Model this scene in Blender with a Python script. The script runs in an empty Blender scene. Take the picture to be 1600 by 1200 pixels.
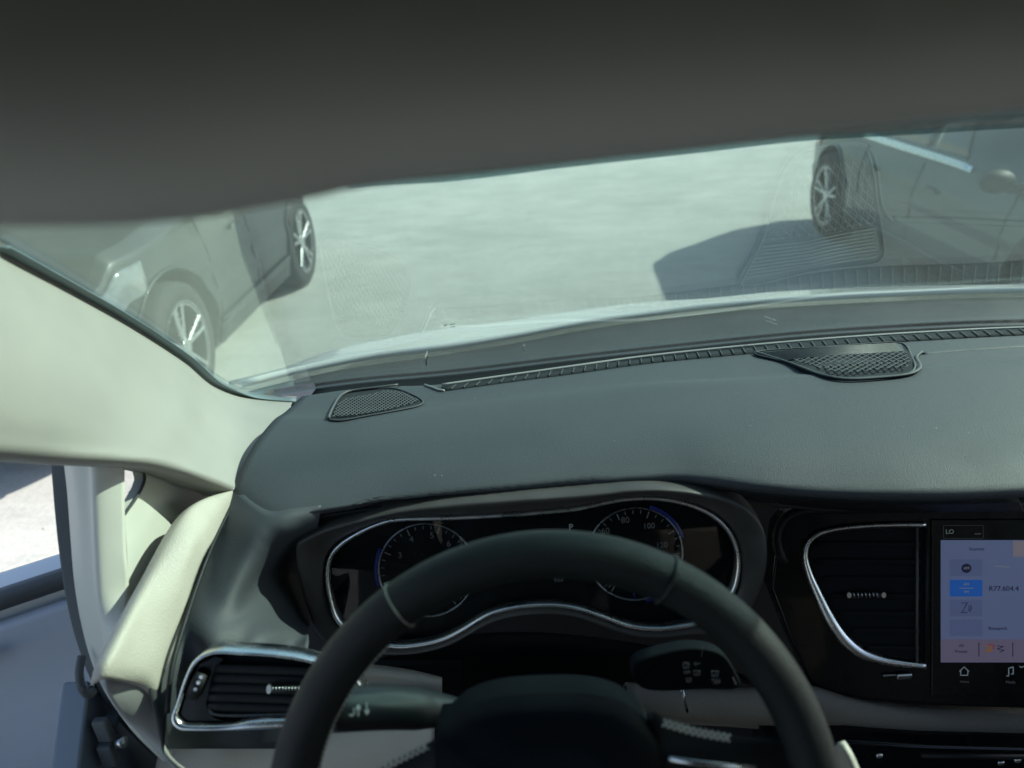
import bpy, bmesh, math, random
from mathutils import Vector, Matrix
random.seed(4)
SC = bpy.context.scene
COL = SC.collection
rad = math.radians

# ------------------------------------------------------------------ camera
CAM = Vector((0.0, 0.0, 1.6)); PITCH = rad(24.5); ROLL = rad(3.5)
FW = Vector((0, math.cos(PITCH), -math.sin(PITCH)))
_u0 = Vector((0, math.sin(PITCH), math.cos(PITCH))); _x = Vector((1, 0, 0))
RT = math.cos(ROLL) * _x - math.sin(ROLL) * _u0
UP = math.cos(ROLL) * _u0 + math.sin(ROLL) * _x
cd = bpy.data.cameras.new('camera'); cam = bpy.data.objects.new('camera', cd); COL.objects.link(cam)
cam.matrix_world = Matrix.Translation(CAM) @ Matrix((RT, UP, -FW)).transposed().to_4x4()
cd.sensor_width = 36; cd.lens = 27; cd.clip_start = 0.02; cd.clip_end = 600
cd.dof.use_dof = True; cd.dof.focus_distance = 1.05; cd.dof.aperture_fstop = 4.6
SC.camera = cam

# ------------------------------------------------------------------ light
SUN_EL = 35.9; SUN_AZ = 67.0          # azimuth clockwise from straight ahead
w = bpy.data.worlds.new("World"); SC.world = w; w.use_nodes = True
nt = w.node_tree; nt.nodes.clear()
sky = nt.nodes.new('ShaderNodeTexSky'); sky.sky_type = 'NISHITA'; sky.sun_disc = False
sky.sun_elevation = rad(SUN_EL); sky.sun_rotation = rad(SUN_AZ)
bg = nt.nodes.new('ShaderNodeBackground'); bg.inputs['Strength'].default_value = 0.13
wo = nt.nodes.new('ShaderNodeOutputWorld')
nt.links.new(sky.outputs[0], bg.inputs[0]); nt.links.new(bg.outputs[0], wo.inputs[0])
sl = bpy.data.lights.new('sun', 'SUN'); sl.energy = 4.6; sl.angle = rad(0.53); sl.color = (1.0, 0.96, 0.89)
so = bpy.data.objects.new('sun', sl); COL.objects.link(so)
sd = Vector((math.sin(rad(SUN_AZ)) * math.cos(rad(SUN_EL)), math.cos(rad(SUN_AZ)) * math.cos(rad(SUN_EL)), math.sin(rad(SUN_EL))))
so.rotation_euler = sd.to_track_quat('Z', 'Y').to_euler()
SC.view_settings.view_transform = 'Standard'; SC.view_settings.look = 'None'
SC.view_settings.exposure = 0.9; SC.view_settings.gamma = 1.0
SC.view_settings.use_curve_mapping = False
SC.cycles.max_bounces = 10; SC.cycles.transparent_max_bounces = 24; SC.cycles.diffuse_bounces = 5
SC.cycles.caustics_reflective = False; SC.cycles.caustics_refractive = False
SC.cycles.sample_clamp_indirect = 4.0

# ------------------------------------------------------------------ surveying helpers: sight lines of the photograph -> points in the place
def ray(px, py): return ((px - 800) / 1200) * RT + ((600 - py) / 1200) * UP + FW
def PZ(px, py, z): d = ray(px, py); return CAM + d * ((z - CAM.z) / d.z)
def PY(px, py, y): d = ray(px, py); return CAM + d * ((y - CAM.y) / d.y)
def PX(px, py, x): d = ray(px, py); return CAM + d * ((x - CAM.x) / d.x)
def PD(px, py, dep): return CAM + ray(px, py) * dep
def PP(px, py, p, n):
    d = ray(px, py); return CAM + d * ((p - CAM).dot(n) / d.dot(n))

GZ = -0.08     # ground level

# ------------------------------------------------------------------ materials
MATS = {}
def mat(name, col, rough=0.6, metal=0.0, spec=0.5, bump=None, var=0.0, vscale=20.0, coat=0.0, emit=None, estr=0.0, sheen=0.0):
    if name in MATS: return MATS[name]
    m = bpy.data.materials.new(name); m.use_nodes = True; n = m.node_tree.nodes; L = m.node_tree.links
    b = n['Principled BSDF']
    b.inputs['Base Color'].default_value = (*col, 1); b.inputs['Roughness'].default_value = rough
    b.inputs['Metallic'].default_value = metal; b.inputs['Specular IOR Level'].default_value = spec
    b.inputs['Coat Weight'].default_value = coat; b.inputs['Coat Roughness'].default_value = 0.05
    b.inputs['Sheen Weight'].default_value = sheen
    if emit: b.inputs['Emission Color'].default_value = (*emit, 1); b.inputs['Emission Strength'].default_value = estr
    tc = n.new('ShaderNodeTexCoord')
    if var:
        nz = n.new('ShaderNodeTexNoise'); nz.inputs['Scale'].default_value = vscale; nz.inputs['Detail'].default_value = 6
        L.new(tc.outputs['Object'], nz.inputs['Vector'])
        mp = n.new('ShaderNodeMapRange'); mp.inputs[1].default_value = 0.3; mp.inputs[2].default_value = 0.7
        mp.inputs[3].default_value = 1 - var; mp.inputs[4].default_value = 1 + var
        L.new(nz.outputs['Fac'], mp.inputs[0])
        mx = n.new('ShaderNodeVectorMath'); mx.operation = 'SCALE'; mx.inputs[0].default_value = col
        L.new(mp.outputs[0], mx.inputs['Scale']); L.new(mx.outputs[0], b.inputs['Base Color'])
        mr = n.new('ShaderNodeMapRange'); mr.inputs[1].default_value = 0.3; mr.inputs[2].default_value = 0.7
        mr.inputs[3].default_value = max(0.02, rough - 0.08); mr.inputs[4].default_value = min(1, rough + 0.08)
        L.new(nz.outputs['Fac'], mr.inputs[0]); L.new(mr.outputs[0], b.inputs['Roughness'])
    if bump:
        sc, st, kind = bump
        if kind == 'grain':
            t = n.new('ShaderNodeTexVoronoi'); t.inputs['Scale'].default_value = sc; out = t.outputs['Distance']
        else:
            t = n.new('ShaderNodeTexNoise'); t.inputs['Scale'].default_value = sc; t.inputs['Detail'].default_value = 5; out = t.outputs['Fac']
        L.new(tc.outputs['Object'], t.inputs['Vector'])
        bp = n.new('ShaderNodeBump'); bp.inputs['Strength'].default_value = st; bp.inputs['Distance'].default_value = 0.001
        L.new(out, bp.inputs['Height']); L.new(bp.outputs[0], b.inputs['Normal'])
    MATS[name] = m; return m

def glass_mat(name, tint, spec_mul=1.0, rough=0.0, glare_veil=0.0):
    """pane of clear glass: transmits straight through with its tint, mirrors by the angle of view (both faces modelled)"""
    m = bpy.data.materials.new(name); m.use_nodes = True; n = m.node_tree.nodes; L = m.node_tree.links
    n.remove(n['Principled BSDF']); out = n['Material Output']
    g = n.new('ShaderNodeNewGeometry'); dp = n.new('ShaderNodeVectorMath'); dp.operation = 'DOT_PRODUCT'
    L.new(g.outputs['Normal'], dp.inputs[0]); L.new(g.outputs['Incoming'], dp.inputs[1])
    ab = n.new('ShaderNodeMath'); ab.operation = 'ABSOLUTE'; L.new(dp.outputs['Value'], ab.inputs[0])
    s1 = n.new('ShaderNodeMath'); s1.operation = 'SUBTRACT'; s1.inputs[0].default_value = 1; L.new(ab.outputs[0], s1.inputs[1])
    pw = n.new('ShaderNodeMath'); pw.operation = 'POWER'; pw.inputs[1].default_value = 5; L.new(s1.outputs[0], pw.inputs[0])
    ma = n.new('ShaderNodeMath'); ma.operation = 'MULTIPLY_ADD'; ma.inputs[1].default_value = 0.96 * spec_mul; ma.inputs[2].default_value = 0.04 * spec_mul
    L.new(pw.outputs[0], ma.inputs[0]); ma.use_clamp = True
    tr = n.new('ShaderNodeBsdfTransparent'); tr.inputs[0].default_value = (*tint, 1)
    gl = n.new('ShaderNodeBsdfGlossy'); gl.inputs['Roughness'].default_value = rough
    mx = n.new('ShaderNodeMixShader'); L.new(ma.outputs[0], mx.inputs[0]); L.new(tr.outputs[0], mx.inputs[1]); L.new(gl.outputs[0], mx.inputs[2])
    last = mx
    if glare_veil:  # scattering film on the pane, puts the glare veil into the glass
        df = n.new('ShaderNodeBsdfTranslucent'); df.inputs[0].default_value = (0.8, 0.85, 0.8, 1)
        d2 = n.new('ShaderNodeBsdfDiffuse'); d2.inputs[0].default_value = (0.8, 0.85, 0.8, 1)
        ad = n.new('ShaderNodeMixShader'); L.new(df.outputs[0], ad.inputs[1]); L.new(d2.outputs[0], ad.inputs[2]); ad.inputs[0].default_value = 0.3
        tc = n.new('ShaderNodeTexCoord'); nz = n.new('ShaderNodeTexNoise'); nz.inputs['Scale'].default_value = 5; nz.inputs['Detail'].default_value = 8
        nz.inputs['Roughness'].default_value = 0.65
        L.new(tc.outputs['Object'], nz.inputs['Vector'])
        mr = n.new('ShaderNodeMapRange'); mr.inputs[1].default_value = 0.3; mr.inputs[2].default_value = 0.75
        mr.inputs[3].default_value = glare_veil * 0.75; mr.inputs[4].default_value = glare_veil * 1.3; L.new(nz.outputs['Fac'], mr.inputs[0])
        m2 = n.new('ShaderNodeMixShader'); L.new(mr.outputs[0], m2.inputs[0]); L.new(mx.outputs[0], m2.inputs[1]); L.new(ad.outputs[0], m2.inputs[2])
        last = m2
    L.new(last.outputs[0], out.inputs[0]); MATS[name] = m; return m

DASH = mat('dash_soft_plastic', (0.046, 0.053, 0.060), 0.6, spec=.4, bump=(1000, 0.3, 'grain'), var=0.10, vscale=9)
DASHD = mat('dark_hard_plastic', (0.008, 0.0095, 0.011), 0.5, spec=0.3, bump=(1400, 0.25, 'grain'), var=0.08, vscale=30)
HOUSE = mat('housing_plastic', (0.058, 0.054, 0.050), 0.42, bump=(1500, 0.15, 'grain'), var=0.08, vscale=25)
GLOSS = mat('piano_black', (0.004, 0.005, 0.006), 0.22, spec=0.25, coat=0.12, var=0.05, vscale=40)
LEATH = mat('wheel_leather', (0.009, 0.0105, 0.011), 0.5, spec=0.25, bump=(900, 0.5, 'grain'), var=0.12, vscale=30)
AIRB = mat('airbag_cover', (0.0025, 0.0045, 0.007), 0.7, spec=0.08, bump=(1600, 0.3, 'grain'), var=0.08)
CREAM = mat('cream_leather', (0.42, 0.39, 0.33), 0.5, bump=(800, 0.35, 'grain'), var=0.07, vscale=18)
TAN = mat('tan_knee_pad', (0.155, 0.14, 0.115), 0.5, bump=(750, 0.5, 'grain'), var=0.07, vscale=18)
PILL = mat('pillar_cloth', (0.30, 0.29, 0.265), 0.8, bump=(1800, 0.35, 'noise'), var=0.05, vscale=14, sheen=0.1)
PLAS = mat('pale_hard_trim', (0.58, 0.57, 0.50), 0.5, bump=(1500, 0.2, 'grain'), var=0.04, vscale=10)
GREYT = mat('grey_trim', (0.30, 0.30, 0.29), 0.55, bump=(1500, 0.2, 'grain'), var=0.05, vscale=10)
CHROME = mat('satin_chrome', (0.72, 0.73, 0.72), 0.24, metal=1.0, var=0.04, vscale=60)
BRITE = mat('bright_chrome', (0.86, 0.86, 0.84), 0.3, metal=1.0, var=0.03, vscale=60)
BELT = mat('belt_trim', (0.16, 0.18, 0.20), 0.7, var=0.1, vscale=40)
SEAL = mat('rubber_seal', (0.035, 0.037, 0.04), 0.75, var=0.1, vscale=40)
DSEAL = mat('door_weather_seal', (0.09, 0.10, 0.105), 0.75, var=0.1, vscale=40)
HEAD = mat('headliner_cloth', (0.12, 0.12, 0.115), 0.95, bump=(2200, 0.4, 'noise'), var=0.05, vscale=8)
WHITE = mat('white_car_paint', (0.78, 0.79, 0.78), 0.28, coat=0.7, var=0.02, vscale=3)
COWL = mat('cowl_plastic', (0.028, 0.034, 0.037), 0.5, bump=(700, 0.4, 'grain'), var=0.12, vscale=20)
THREAD = mat('pale_thread', (0.42, 0.42, 0.36), 0.8, var=0.1, vscale=200)
PRINT = mat('white_print', (0.75, 0.76, 0.74), 0.6, var=0.03, vscale=90)
DIM = mat('dim_print', (0.07, 0.08, 0.09), 0.6, emit=(0.6, 0.7, 0.75), estr=0.012, var=0.03, vscale=90)
FACE = mat('gauge_face', (0.003, 0.005, 0.006), 0.4, spec=0.15, var=0.05, vscale=60)
BLUE = mat('blue_gauge_glow', (0.01, 0.01, 0.05), 0.5, emit=(0.02, 0.06, 0.9), estr=0.012, var=0.03, vscale=60)
METR = mat('gauge_metal', (0.45, 0.47, 0.47), 0.3, metal=1.0, var=0.05, vscale=90)
PORT = mat('port_hole_dark', (0.010, 0.012, 0.014), 0.8, spec=0.1, var=0.1, vscale=60)
GRILLE = mat('grille_mesh', (0.075, 0.080, 0.082), 0.5, var=0.08, vscale=70)
DOORM = mat('door_inner_panel', (0.62, 0.68, 0.80), 0.6, bump=(1200, 0.2, 'grain'), var=0.06, vscale=6)
SEATM = mat('seat_fabric', (0.05, 0.05, 0.05), 0.8, bump=(1400, 0.4, 'noise'), var=0.08, vscale=12)
CARPET = mat('carpet', (0.03, 0.03, 0.032), 0.95, bump=(900, 0.8, 'noise'), var=0.2, vscale=60)
WSH = glass_mat('windshield_glass', (0.80, 0.915, 0.865), 1.65, 0.0, glare_veil=0.024)
CLEAR = glass_mat('side_glass', (0.96, 0.97, 0.96), 1.0)
FRIT = glass_mat('shade_band_glass', (0.52, 0.62, 0.64), 1.0)
LENS = glass_mat('cluster_lens_glass', (0.93, 0.94, 0.95), 0.25)

def screen_mat(name, col, st):
    return mat(name, tuple(c * 0.05 for c in col), 0.35, coat=0.1, emit=col, estr=st, var=0.04, vscale=30)
SCRBG = screen_mat('screen_background', (0.33, 0.44, 0.84), 0.0898)
SCRBG2 = screen_mat('screen_lower_bar', (0.40, 0.36, 0.58), 0.0898)
SCRTL = screen_mat('screen_tile', (0.27, 0.37, 0.76), 0.0898)
SCRBL = screen_mat('screen_blue_tile', (0.03, 0.20, 0.85), 0.1392)
SCRHI = screen_mat('screen_highlight', (0.55, 0.50, 0.62), 0.0994)
SCRDK = screen_mat('screen_dark_ink', (0.04, 0.06, 0.20), 0.0558)
SCRGL = screen_mat('screen_light_ink', (0.55, 0.62, 0.70), 0.0898)
SCROR = screen_mat('screen_orange', (0.8, 0.35, 0.08), 0.0898)
SCRRD = screen_mat('screen_red', (0.7, 0.12, 0.15), 0.0898)

# ------------------------------------------------------------------ object helpers
def link(name, me, m, parent=None, smooth=True, kind=None, world=True):
    o = bpy.data.objects.new(name, me); COL.objects.link(o)
    for mm in (m if isinstance(m, (list, tuple)) else [m]): me.materials.append(mm)
    if smooth:
        for p in me.polygons: p.use_smooth = True
    if parent:
        o.parent = parent
        if world and parent.type == 'EMPTY': o.matrix_parent_inverse = Matrix.Translation(-parent.location)
    if kind: o['kind'] = kind
    return o
def empty(name, loc, label, cat, group=None, rz=0.0):
    o = bpy.data.objects.new(name, None); COL.objects.link(o); o.location = loc; o.rotation_euler = (0, 0, rz)
    o.empty_display_size = 0.1; o['label'] = label; o['category'] = cat
    if group: o['group'] = group
    return o
def cr(P, n, closed=False):
    """Catmull-Rom resample a list of vectors to n points evenly by length"""
    P = [Vector(p) for p in P]; N = len(P)
    if N == 2: return [P[0].lerp(P[1], i / (n - 1)) for i in range(n)]
    fine = []
    segs = N if closed else N - 1
    for i in range(segs):
        if closed: a, b, c, d = P[(i - 1) % N], P[i], P[(i + 1) % N], P[(i + 2) % N]
        else: a, b, c, d = P[max(i - 1, 0)], P[i], P[i + 1], P[min(i + 2, N - 1)]
        t0 = 0; t1 = max((b - a).length, 1e-6) ** .5; t2 = t1 + max((c - b).length, 1e-6) ** .5; t3 = t2 + max((d - c).length, 1e-6) ** .5
        for k in range(16):
            t = t1 + (t2 - t1) * k / 16
            A1 = a if t1 - t0 < 2e-3 else a * ((t1 - t) / (t1 - t0)) + b * ((t - t0) / (t1 - t0))
            A2 = b * ((t2 - t) / (t2 - t1)) + c * ((t - t1) / (t2 - t1))
            A3 = c if t3 - t2 < 2e-3 else c * ((t3 - t) / (t3 - t2)) + d * ((t - t2) / (t3 - t2))
            B1 = A1 * ((t2 - t) / (t2 - t0)) + A2 * ((t - t0) / (t2 - t0)); B2 = A2 * ((t3 - t) / (t3 - t1)) + A3 * ((t - t1) / (t3 - t1))
            fine.append(B1 * ((t2 - t) / (t2 - t1)) + B2 * ((t - t1) / (t2 - t1)))
    fine.append(P[0].copy() if closed else P[-1].copy())
    cum = [0]
    for i in range(1, len(fine)): cum.append(cum[-1] + (fine[i] - fine[i - 1]).length)
    out = []; j = 0; m = n if closed else n - 1
    for i in range(n):
        s = cum[-1] * i / m
        while j < len(cum) - 2 and cum[j + 1] < s: j += 1
        out.append(fine[j].lerp(fine[j + 1], (s - cum[j]) / max(cum[j + 1] - cum[j], 1e-9)))
    return out
def gridmesh(rows, closed_u=False, flip=False):
    me = bpy.data.meshes.new('m'); V = [v for r in rows for v in r]; nu = len(rows[0]); nv = len(rows); F = []
    for j in range(nv - 1):
        for i in range(nu if closed_u else nu - 1):
            a = j * nu + i; b = j * nu + (i + 1) % nu; f = [a, b, b + nu, a + nu]
            F.append(f[::-1] if flip else f)
    me.from_pydata([tuple(v) for v in V], [], F); me.update(); return me
def loft(name, rows, m, parent, nu=48, nv=24, thick=0.0, flip=False, **k):
    R0 = [cr(r, nu) for r in rows]
    cols = [cr([R0[j][i] for j in range(len(R0))], nv) if len(R0) > 2 else cr([R0[0][i], R0[-1][i]], nv) for i in range(nu)]
    R2 = [[cols[i][j] for i in range(nu)] for j in range(nv)]
    o = link(name, gridmesh(R2, flip=flip), m, parent, **k)
    if thick:
        md = o.modifiers.new('thickness', 'SOLIDIFY'); md.thickness = thick
        f_ = sum((p.normal.dot(CAM - p.center) / (CAM - p.center).length) * p.area for p in o.data.polygons); md.offset = -1 if f_ > 0 else 1
    return o, R2
def sweep(name, P, m, parent, r=0.003, r2=None, up=None, n=10, closed=False, rfun=None, **k):
    """tube of elliptical section along points; r across, r2 along the 'up' direction"""
    r2 = r2 or r; rows = []; N = len(P); ref = Vector(up).normalized() if up else Vector((0, 0, 1))
    for i in range(N):
        if closed: t = P[(i + 1) % N] - P[i - 1]
        else: t = P[min(i + 1, N - 1)] - P[max(i - 1, 0)]
        t.normalize(); s = t.cross(ref)
        if s.length < 1e-4: s = t.cross(Vector((1, 0, 0)))
        s.normalize(); u = s.cross(t).normalized(); f = rfun(i / (N - 1)) if rfun else 1.0
        rows.append([P[i] + s * (r * f * math.cos(a * 2 * math.pi / n)) + u * (r2 * f * math.sin(a * 2 * math.pi / n)) for a in range(n)])
    if closed: rows.append(rows[0])
    me = gridmesh(rows, closed_u=True)
    bm = bmesh.new(); bm.from_mesh(me)
    if closed: bmesh.ops.remove_doubles(bm, verts=bm.verts, dist=1e-7)
    else:
        bm.verts.ensure_lookup_table()
        bm.faces.new([bm.verts[i] for i in range(n)][::-1]); bm.faces.new([bm.verts[(N - 1) * n + i] for i in range(n)])
    bmesh.ops.recalc_face_normals(bm, faces=bm.faces); bm.to_mesh(me); bm.free()
    return link(name, me, m, parent, **k)
def slab(name, loop, thick, m, parent, nrm=None, bevel=0.0, **k):
    """solid plate: closed outline, front face at the outline, extruded away from the camera side along -nrm"""
    bm = bmesh.new(); vs = [bm.verts.new(p) for p in loop]; f = bm.faces.new(vs); f.normal_update()
    nn = Vector(nrm) if nrm is not None else f.normal.copy()
    e = bmesh.ops.extrude_face_region(bm, geom=[f]); ev = [g for g in e['geom'] if isinstance(g, bmesh.types.BMVert)]
    bmesh.ops.translate(bm, verts=ev, vec=-nn.normalized() * thick)
    bmesh.ops.recalc_face_normals(bm, faces=bm.faces)
    me = bpy.data.meshes.new(name); bm.to_mesh(me); bm.free()
    o = link(name, me, m, parent, smooth=False, **k)
    if bevel:
        md = o.modifiers.new('b', 'BEVEL'); md.width = bevel; md.segments = 3; md.limit_method = 'ANGLE'; md.angle_limit = rad(50)
        for p in me.polygons: p.use_smooth = True
        md2 = o.modifiers.new('w', 'WEIGHTED_NORMAL'); md2.keep_sharp = True
    return o
def boxmesh(bm, c, s, M=None):
    r = bmesh.ops.create_cube(bm, size=1); 
    for v in r['verts']:
        v.co = Vector((v.co.x * s[0], v.co.y * s[1], v.co.z * s[2])); v.co = (M @ v.co if M else v.co) + Vector(c)
def bmobj(name, bm, m, parent, smooth=False, bevel=0.0, **k):
    bmesh.ops.recalc_face_normals(bm, faces=bm.faces)
    me = bpy.data.meshes.new(name); bm.to_mesh(me); bm.free(); o = link(name, me, m, parent, smooth=smooth or bevel > 0, **k)
    if bevel:
        md = o.modifiers.new('b', 'BEVEL'); md.width = bevel; md.segments = 3; md.limit_method = 'ANGLE'; md.angle_limit = rad(40)
        md2 = o.modifiers.new('w', 'WEIGHTED_NORMAL'); md2.keep_sharp = True
    return o
def box(name, c, s, m, parent, bevel=0.005, M=None, **k):
    bm = bmesh.new(); boxmesh(bm, c, s, M); return bmobj(name, bm, m, parent, bevel=bevel, **k)
def text(name, s, o, ux, uy, size, m, parent, align='CENTER', ext=0.0002, **k):
    cu = bpy.data.curves.new('t', 'FONT'); cu.body = s; cu.size = size; cu.extrude = ext; cu.align_x = align; cu.align_y = 'CENTER'; cu.resolution_u = 3
    ob = bpy.data.objects.new('t', cu); COL.objects.link(ob); bpy.context.view_layer.update()
    me = bpy.data.meshes.new_from_object(ob.evaluated_get(bpy.context.evaluated_depsgraph_get()))
    bpy.data.objects.remove(ob); bpy.data.curves.remove(cu)
    ux = ux.normalized(); uy = (uy - ux * uy.dot(ux)).normalized(); uz = ux.cross(uy)
    me.transform(Matrix.Translation(o) @ Matrix((ux, uy, uz)).transposed().to_4x4())
    me.materials.clear(); return link(name, me, m, parent, smooth=False, **k)
def marks(name, strokes, to3, wd, m, parent, nrm, **k):
    """little printed strokes: polylines in photo points laid on a surface, as thin raised ribbons"""
    bm = bmesh.new()
    for st in strokes:
        P = [to3(*q) for q in st]
        for a, b in zip(P, P[1:]):
            d = (b - a); s = d.cross(nrm).normalized() * wd * .5; e = d.normalized() * wd * .25; h = nrm.normalized() * 0.0003
            lo = [a - s - e, a + s - e, b + s + e, b - s + e]; vs = [bm.verts.new(p) for p in lo] + [bm.verts.new(p + h) for p in lo]
            for f in ((0, 1, 2, 3), (4, 5, 6, 7), (0, 1, 5, 4), (1, 2, 6, 5), (2, 3, 7, 6), (3, 0, 4, 7)): bm.faces.new([vs[i] for i in f])
    return bmobj(name, bm, m, parent, **k)

# ================================================================== GROUND
def ground_material():
    m = bpy.data.materials.new('pale_concrete'); m.use_nodes = True; n = m.node_tree.nodes; L = m.node_tree.links; b = n['Principled BSDF']
    b.inputs['Roughness'].default_value = 0.85
    tc = n.new('ShaderNodeTexCoord')
    def noise(s, d, r=0.6, sc=(1, 1, 1)):
        mp = n.new('ShaderNodeMapping'); mp.inputs['Scale'].default_value = sc; L.new(tc.outputs['Object'], mp.inputs[0])
        t = n.new('ShaderNodeTexNoise'); t.inputs['Scale'].default_value = s; t.inputs['Detail'].default_value = d; t.inputs['Roughness'].default_value = r
        L.new(mp.outputs[0], t.inputs['Vector']); return t.outputs['Fac']
    a = noise(0.8, 10, 0.72); s = noise(2.6, 9, 0.75, (0.8, 1.3, 1)); f = noise(45, 6, .7)
    r = n.new('ShaderNodeValToRGB'); r.color_ramp.elements[0].position = 0.34; r.color_ramp.elements[0].color = (0.43, 0.44, 0.40, 1)
    r.color_ramp.elements[1].position = 0.68; r.color_ramp.elements[1].color = (0.56, 0.55, 0.50, 1); L.new(a, r.inputs[0])
    r2 = n.new('ShaderNodeMapRange'); r2.inputs[1].default_value = 0.35; r2.inputs[2].default_value = 0.7; r2.inputs[3].default_value = 0.86; r2.inputs[4].default_value = 1.1; L.new(s, r2.inputs[0])
    r3 = n.new('ShaderNodeMapRange'); r3.inputs[1].default_value = 0.3; r3.inputs[2].default_value = 0.7; r3.inputs[3].default_value = 0.88; r3.inputs[4].default_value = 1.1; L.new(f, r3.inputs[0])
    mu = n.new('ShaderNodeMath'); mu.operation = 'MULTIPLY'; L.new(r2.outputs[0], mu.inputs[0]); L.new(r3.outputs[0], mu.inputs[1])
    v = n.new('ShaderNodeVectorMath'); v.operation = 'SCALE'; L.new(r.outputs[0], v.inputs[0]); L.new(mu.outputs[0], v.inputs['Scale'])
    L.new(v.outputs[0], b.inputs['Base Color'])
    bp = n.new('ShaderNodeBump'); bp.inputs['Strength'].default_value = 0.3; bp.inputs['Distance'].default_value = 0.01; L.new(f, bp.inputs['Height']); L.new(bp.outputs[0], b.inputs['Normal'])
    return m
def build_ground():
    bm = bmesh.new(); bmesh.ops.create_grid(bm, x_segments=40, y_segments=40, size=200)
    for v in bm.verts: v.co.z = GZ
    bmobj('ground', bm, ground_material(), None, kind='structure')
build_ground()
def build_grit():
    rnd = random.Random(9); bm = bmesh.new()
    for k in range(150):
        x = rnd.uniform(-4, 5.5); y = rnd.uniform(2.4, 16); r = rnd.uniform(.003, .010)
        m_ = Matrix.Translation((x, y, GZ + r * .3)) @ Matrix.Rotation(rnd.uniform(0, 6), 4, 'Z') @ Matrix.Diagonal((1, rnd.uniform(.5, 1.6), .5, 1))
        bmesh.ops.create_icosphere(bm, subdivisions=1, radius=r, matrix=m_)
    o = bmobj('gravel', bm, mat('grit_stone', (.24, .22, .19), .9, var=.5, vscale=8), None, kind='stuff'); o['label'] = 'scattered grit and small stones on the pale concrete'; o['category'] = 'gravel'
build_grit()

# ================================================================== THE VAN WE SIT IN
VAN = empty('minivan', (0.42, 0.2, GZ), 'white minivan around the viewer, dark dashboard and steering wheel, its driver door open', 'minivan')

# ---- windshield surface
LIPPX = [(470, 621), (531, 612), (597, 606), (680, 603), (794, 587), (925, 571), (1100, 552), (1300, 531), (1450, 522), (1600, 514)]
LIP = [PZ(x, y, 1.10) for x, y in LIPPX]
LIP = [Vector((-0.42, 1.065, 1.10))] + LIP + [Vector((1.0, 1.172, 1.10)), Vector((1.14, 1.12, 1.10)), Vector((1.22, 1.07, 1.10))]
def lip_y(x):
    for a, b in zip(LIP, LIP[1:]):
        if a.x <= x <= b.x: return a.y + (b.y - a.y) * (x - a.x) / (b.x - a.x)
    return LIP[0].y if x < LIP[0].x else LIP[-1].y
_xs = [-0.46 + i * 0.0284 for i in range(61)]
_yb = [lip_y(x) + 0.095 for x in _xs]
for _ in range(12): _yb = [_yb[0]] + [(_yb[i - 1] + 2 * _yb[i] + _yb[i + 1]) / 4 for i in range(1, 60)] + [_yb[-1]]
def base_y(x):
    f = min(max((x + 0.46) / 0.0284, 0), 59.999); i = int(f); return _yb[i] + (_yb[i + 1] - _yb[i]) * (f - i)
PROF = [(0.0, 1.075)]; _a = 41.0
while PROF[-1][1] < 1.70: PROF.append((PROF[-1][0] + 0.02 * math.cos(rad(_a)), PROF[-1][1] + 0.02 * math.sin(rad(_a)))); _a = max(30, _a - 0.22)
def glass_back(z):
    for a, b in zip(PROF, PROF[1:]):
        if z <= b[1]: return a[0] + (b[0] - a[0]) * (z - a[1]) / (b[1] - a[1])
    return PROF[-1][0]
def glass_y(x, z): return base_y(x) - glass_back(z)
def PG(px, py, inset=0.0):
    """where a sight line meets the inside of the windshield"""
    d = ray(px, py); lo, hi = 0.1, 2.5
    for _ in range(40):
        t = (lo + hi) / 2; p = CAM + d * t
        if p.y < glass_y(p.x, p.z) if p.z > 1.075 else p.y < base_y(p.x): lo = t
        else: hi = t
    return CAM + d * (lo - inset)
GTOP = 1.665
def build_windshield():
    rows = []
    for j in range(26):
        z = 1.075 + (GTOP - 1.075) * j / 25
        rows.append([Vector((x, glass_y(x, z), z)) for x in _xs])
    o = link('windshield', gridmesh(rows), WSH, VAN)
    md = o.modifiers.new('thickness', 'SOLIDIFY'); md.thickness = 0.005; md.offset = 0
    return o
WS = build_windshield()
# tinted shade band along the top edge of the glass
def build_shade_band():
    low = [PG(x, y, 0.012) for x, y in [(545, 296), (600, 290), (700, 284), (900, 260), (1100, 238), (1250, 221), (1400, 212), (1600, 200), (1800, 190)]]
    rows = [low]
    for k in range(1, 6):
        r = []
        for p in low:
            z = p.z + (GTOP - 0.01 - p.z) * k / 5; r.append(Vector((p.x, glass_y(p.x, z) - 0.009, z)))
        rows.append(r)
    o, _ = loft('shade_band', rows, FRIT, WS, nu=40, nv=10)
    md = o.modifiers.new('t', 'SOLIDIFY'); md.thickness = 0.001
build_shade_band()
# small white marks laid on the glass
def build_glass_marks():
    for pts, w_ in (([(668, 556), (666, 563), (667, 571)], .0028), ([(694, 509), (698, 507)], .0022), ([(703, 507), (711, 506)], .0018), ([(704, 511), (711, 510)], .0016),
                    ([(1196, 501), (1214, 507)], .0012), ([(819, 545), (821, 547)], .002)):
        marks('glass_mark', [pts], lambda x, y: PG(x, y, 0.004), w_, PRINT, WS, Vector((0, -.7, -.6)))
build_glass_marks()

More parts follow.
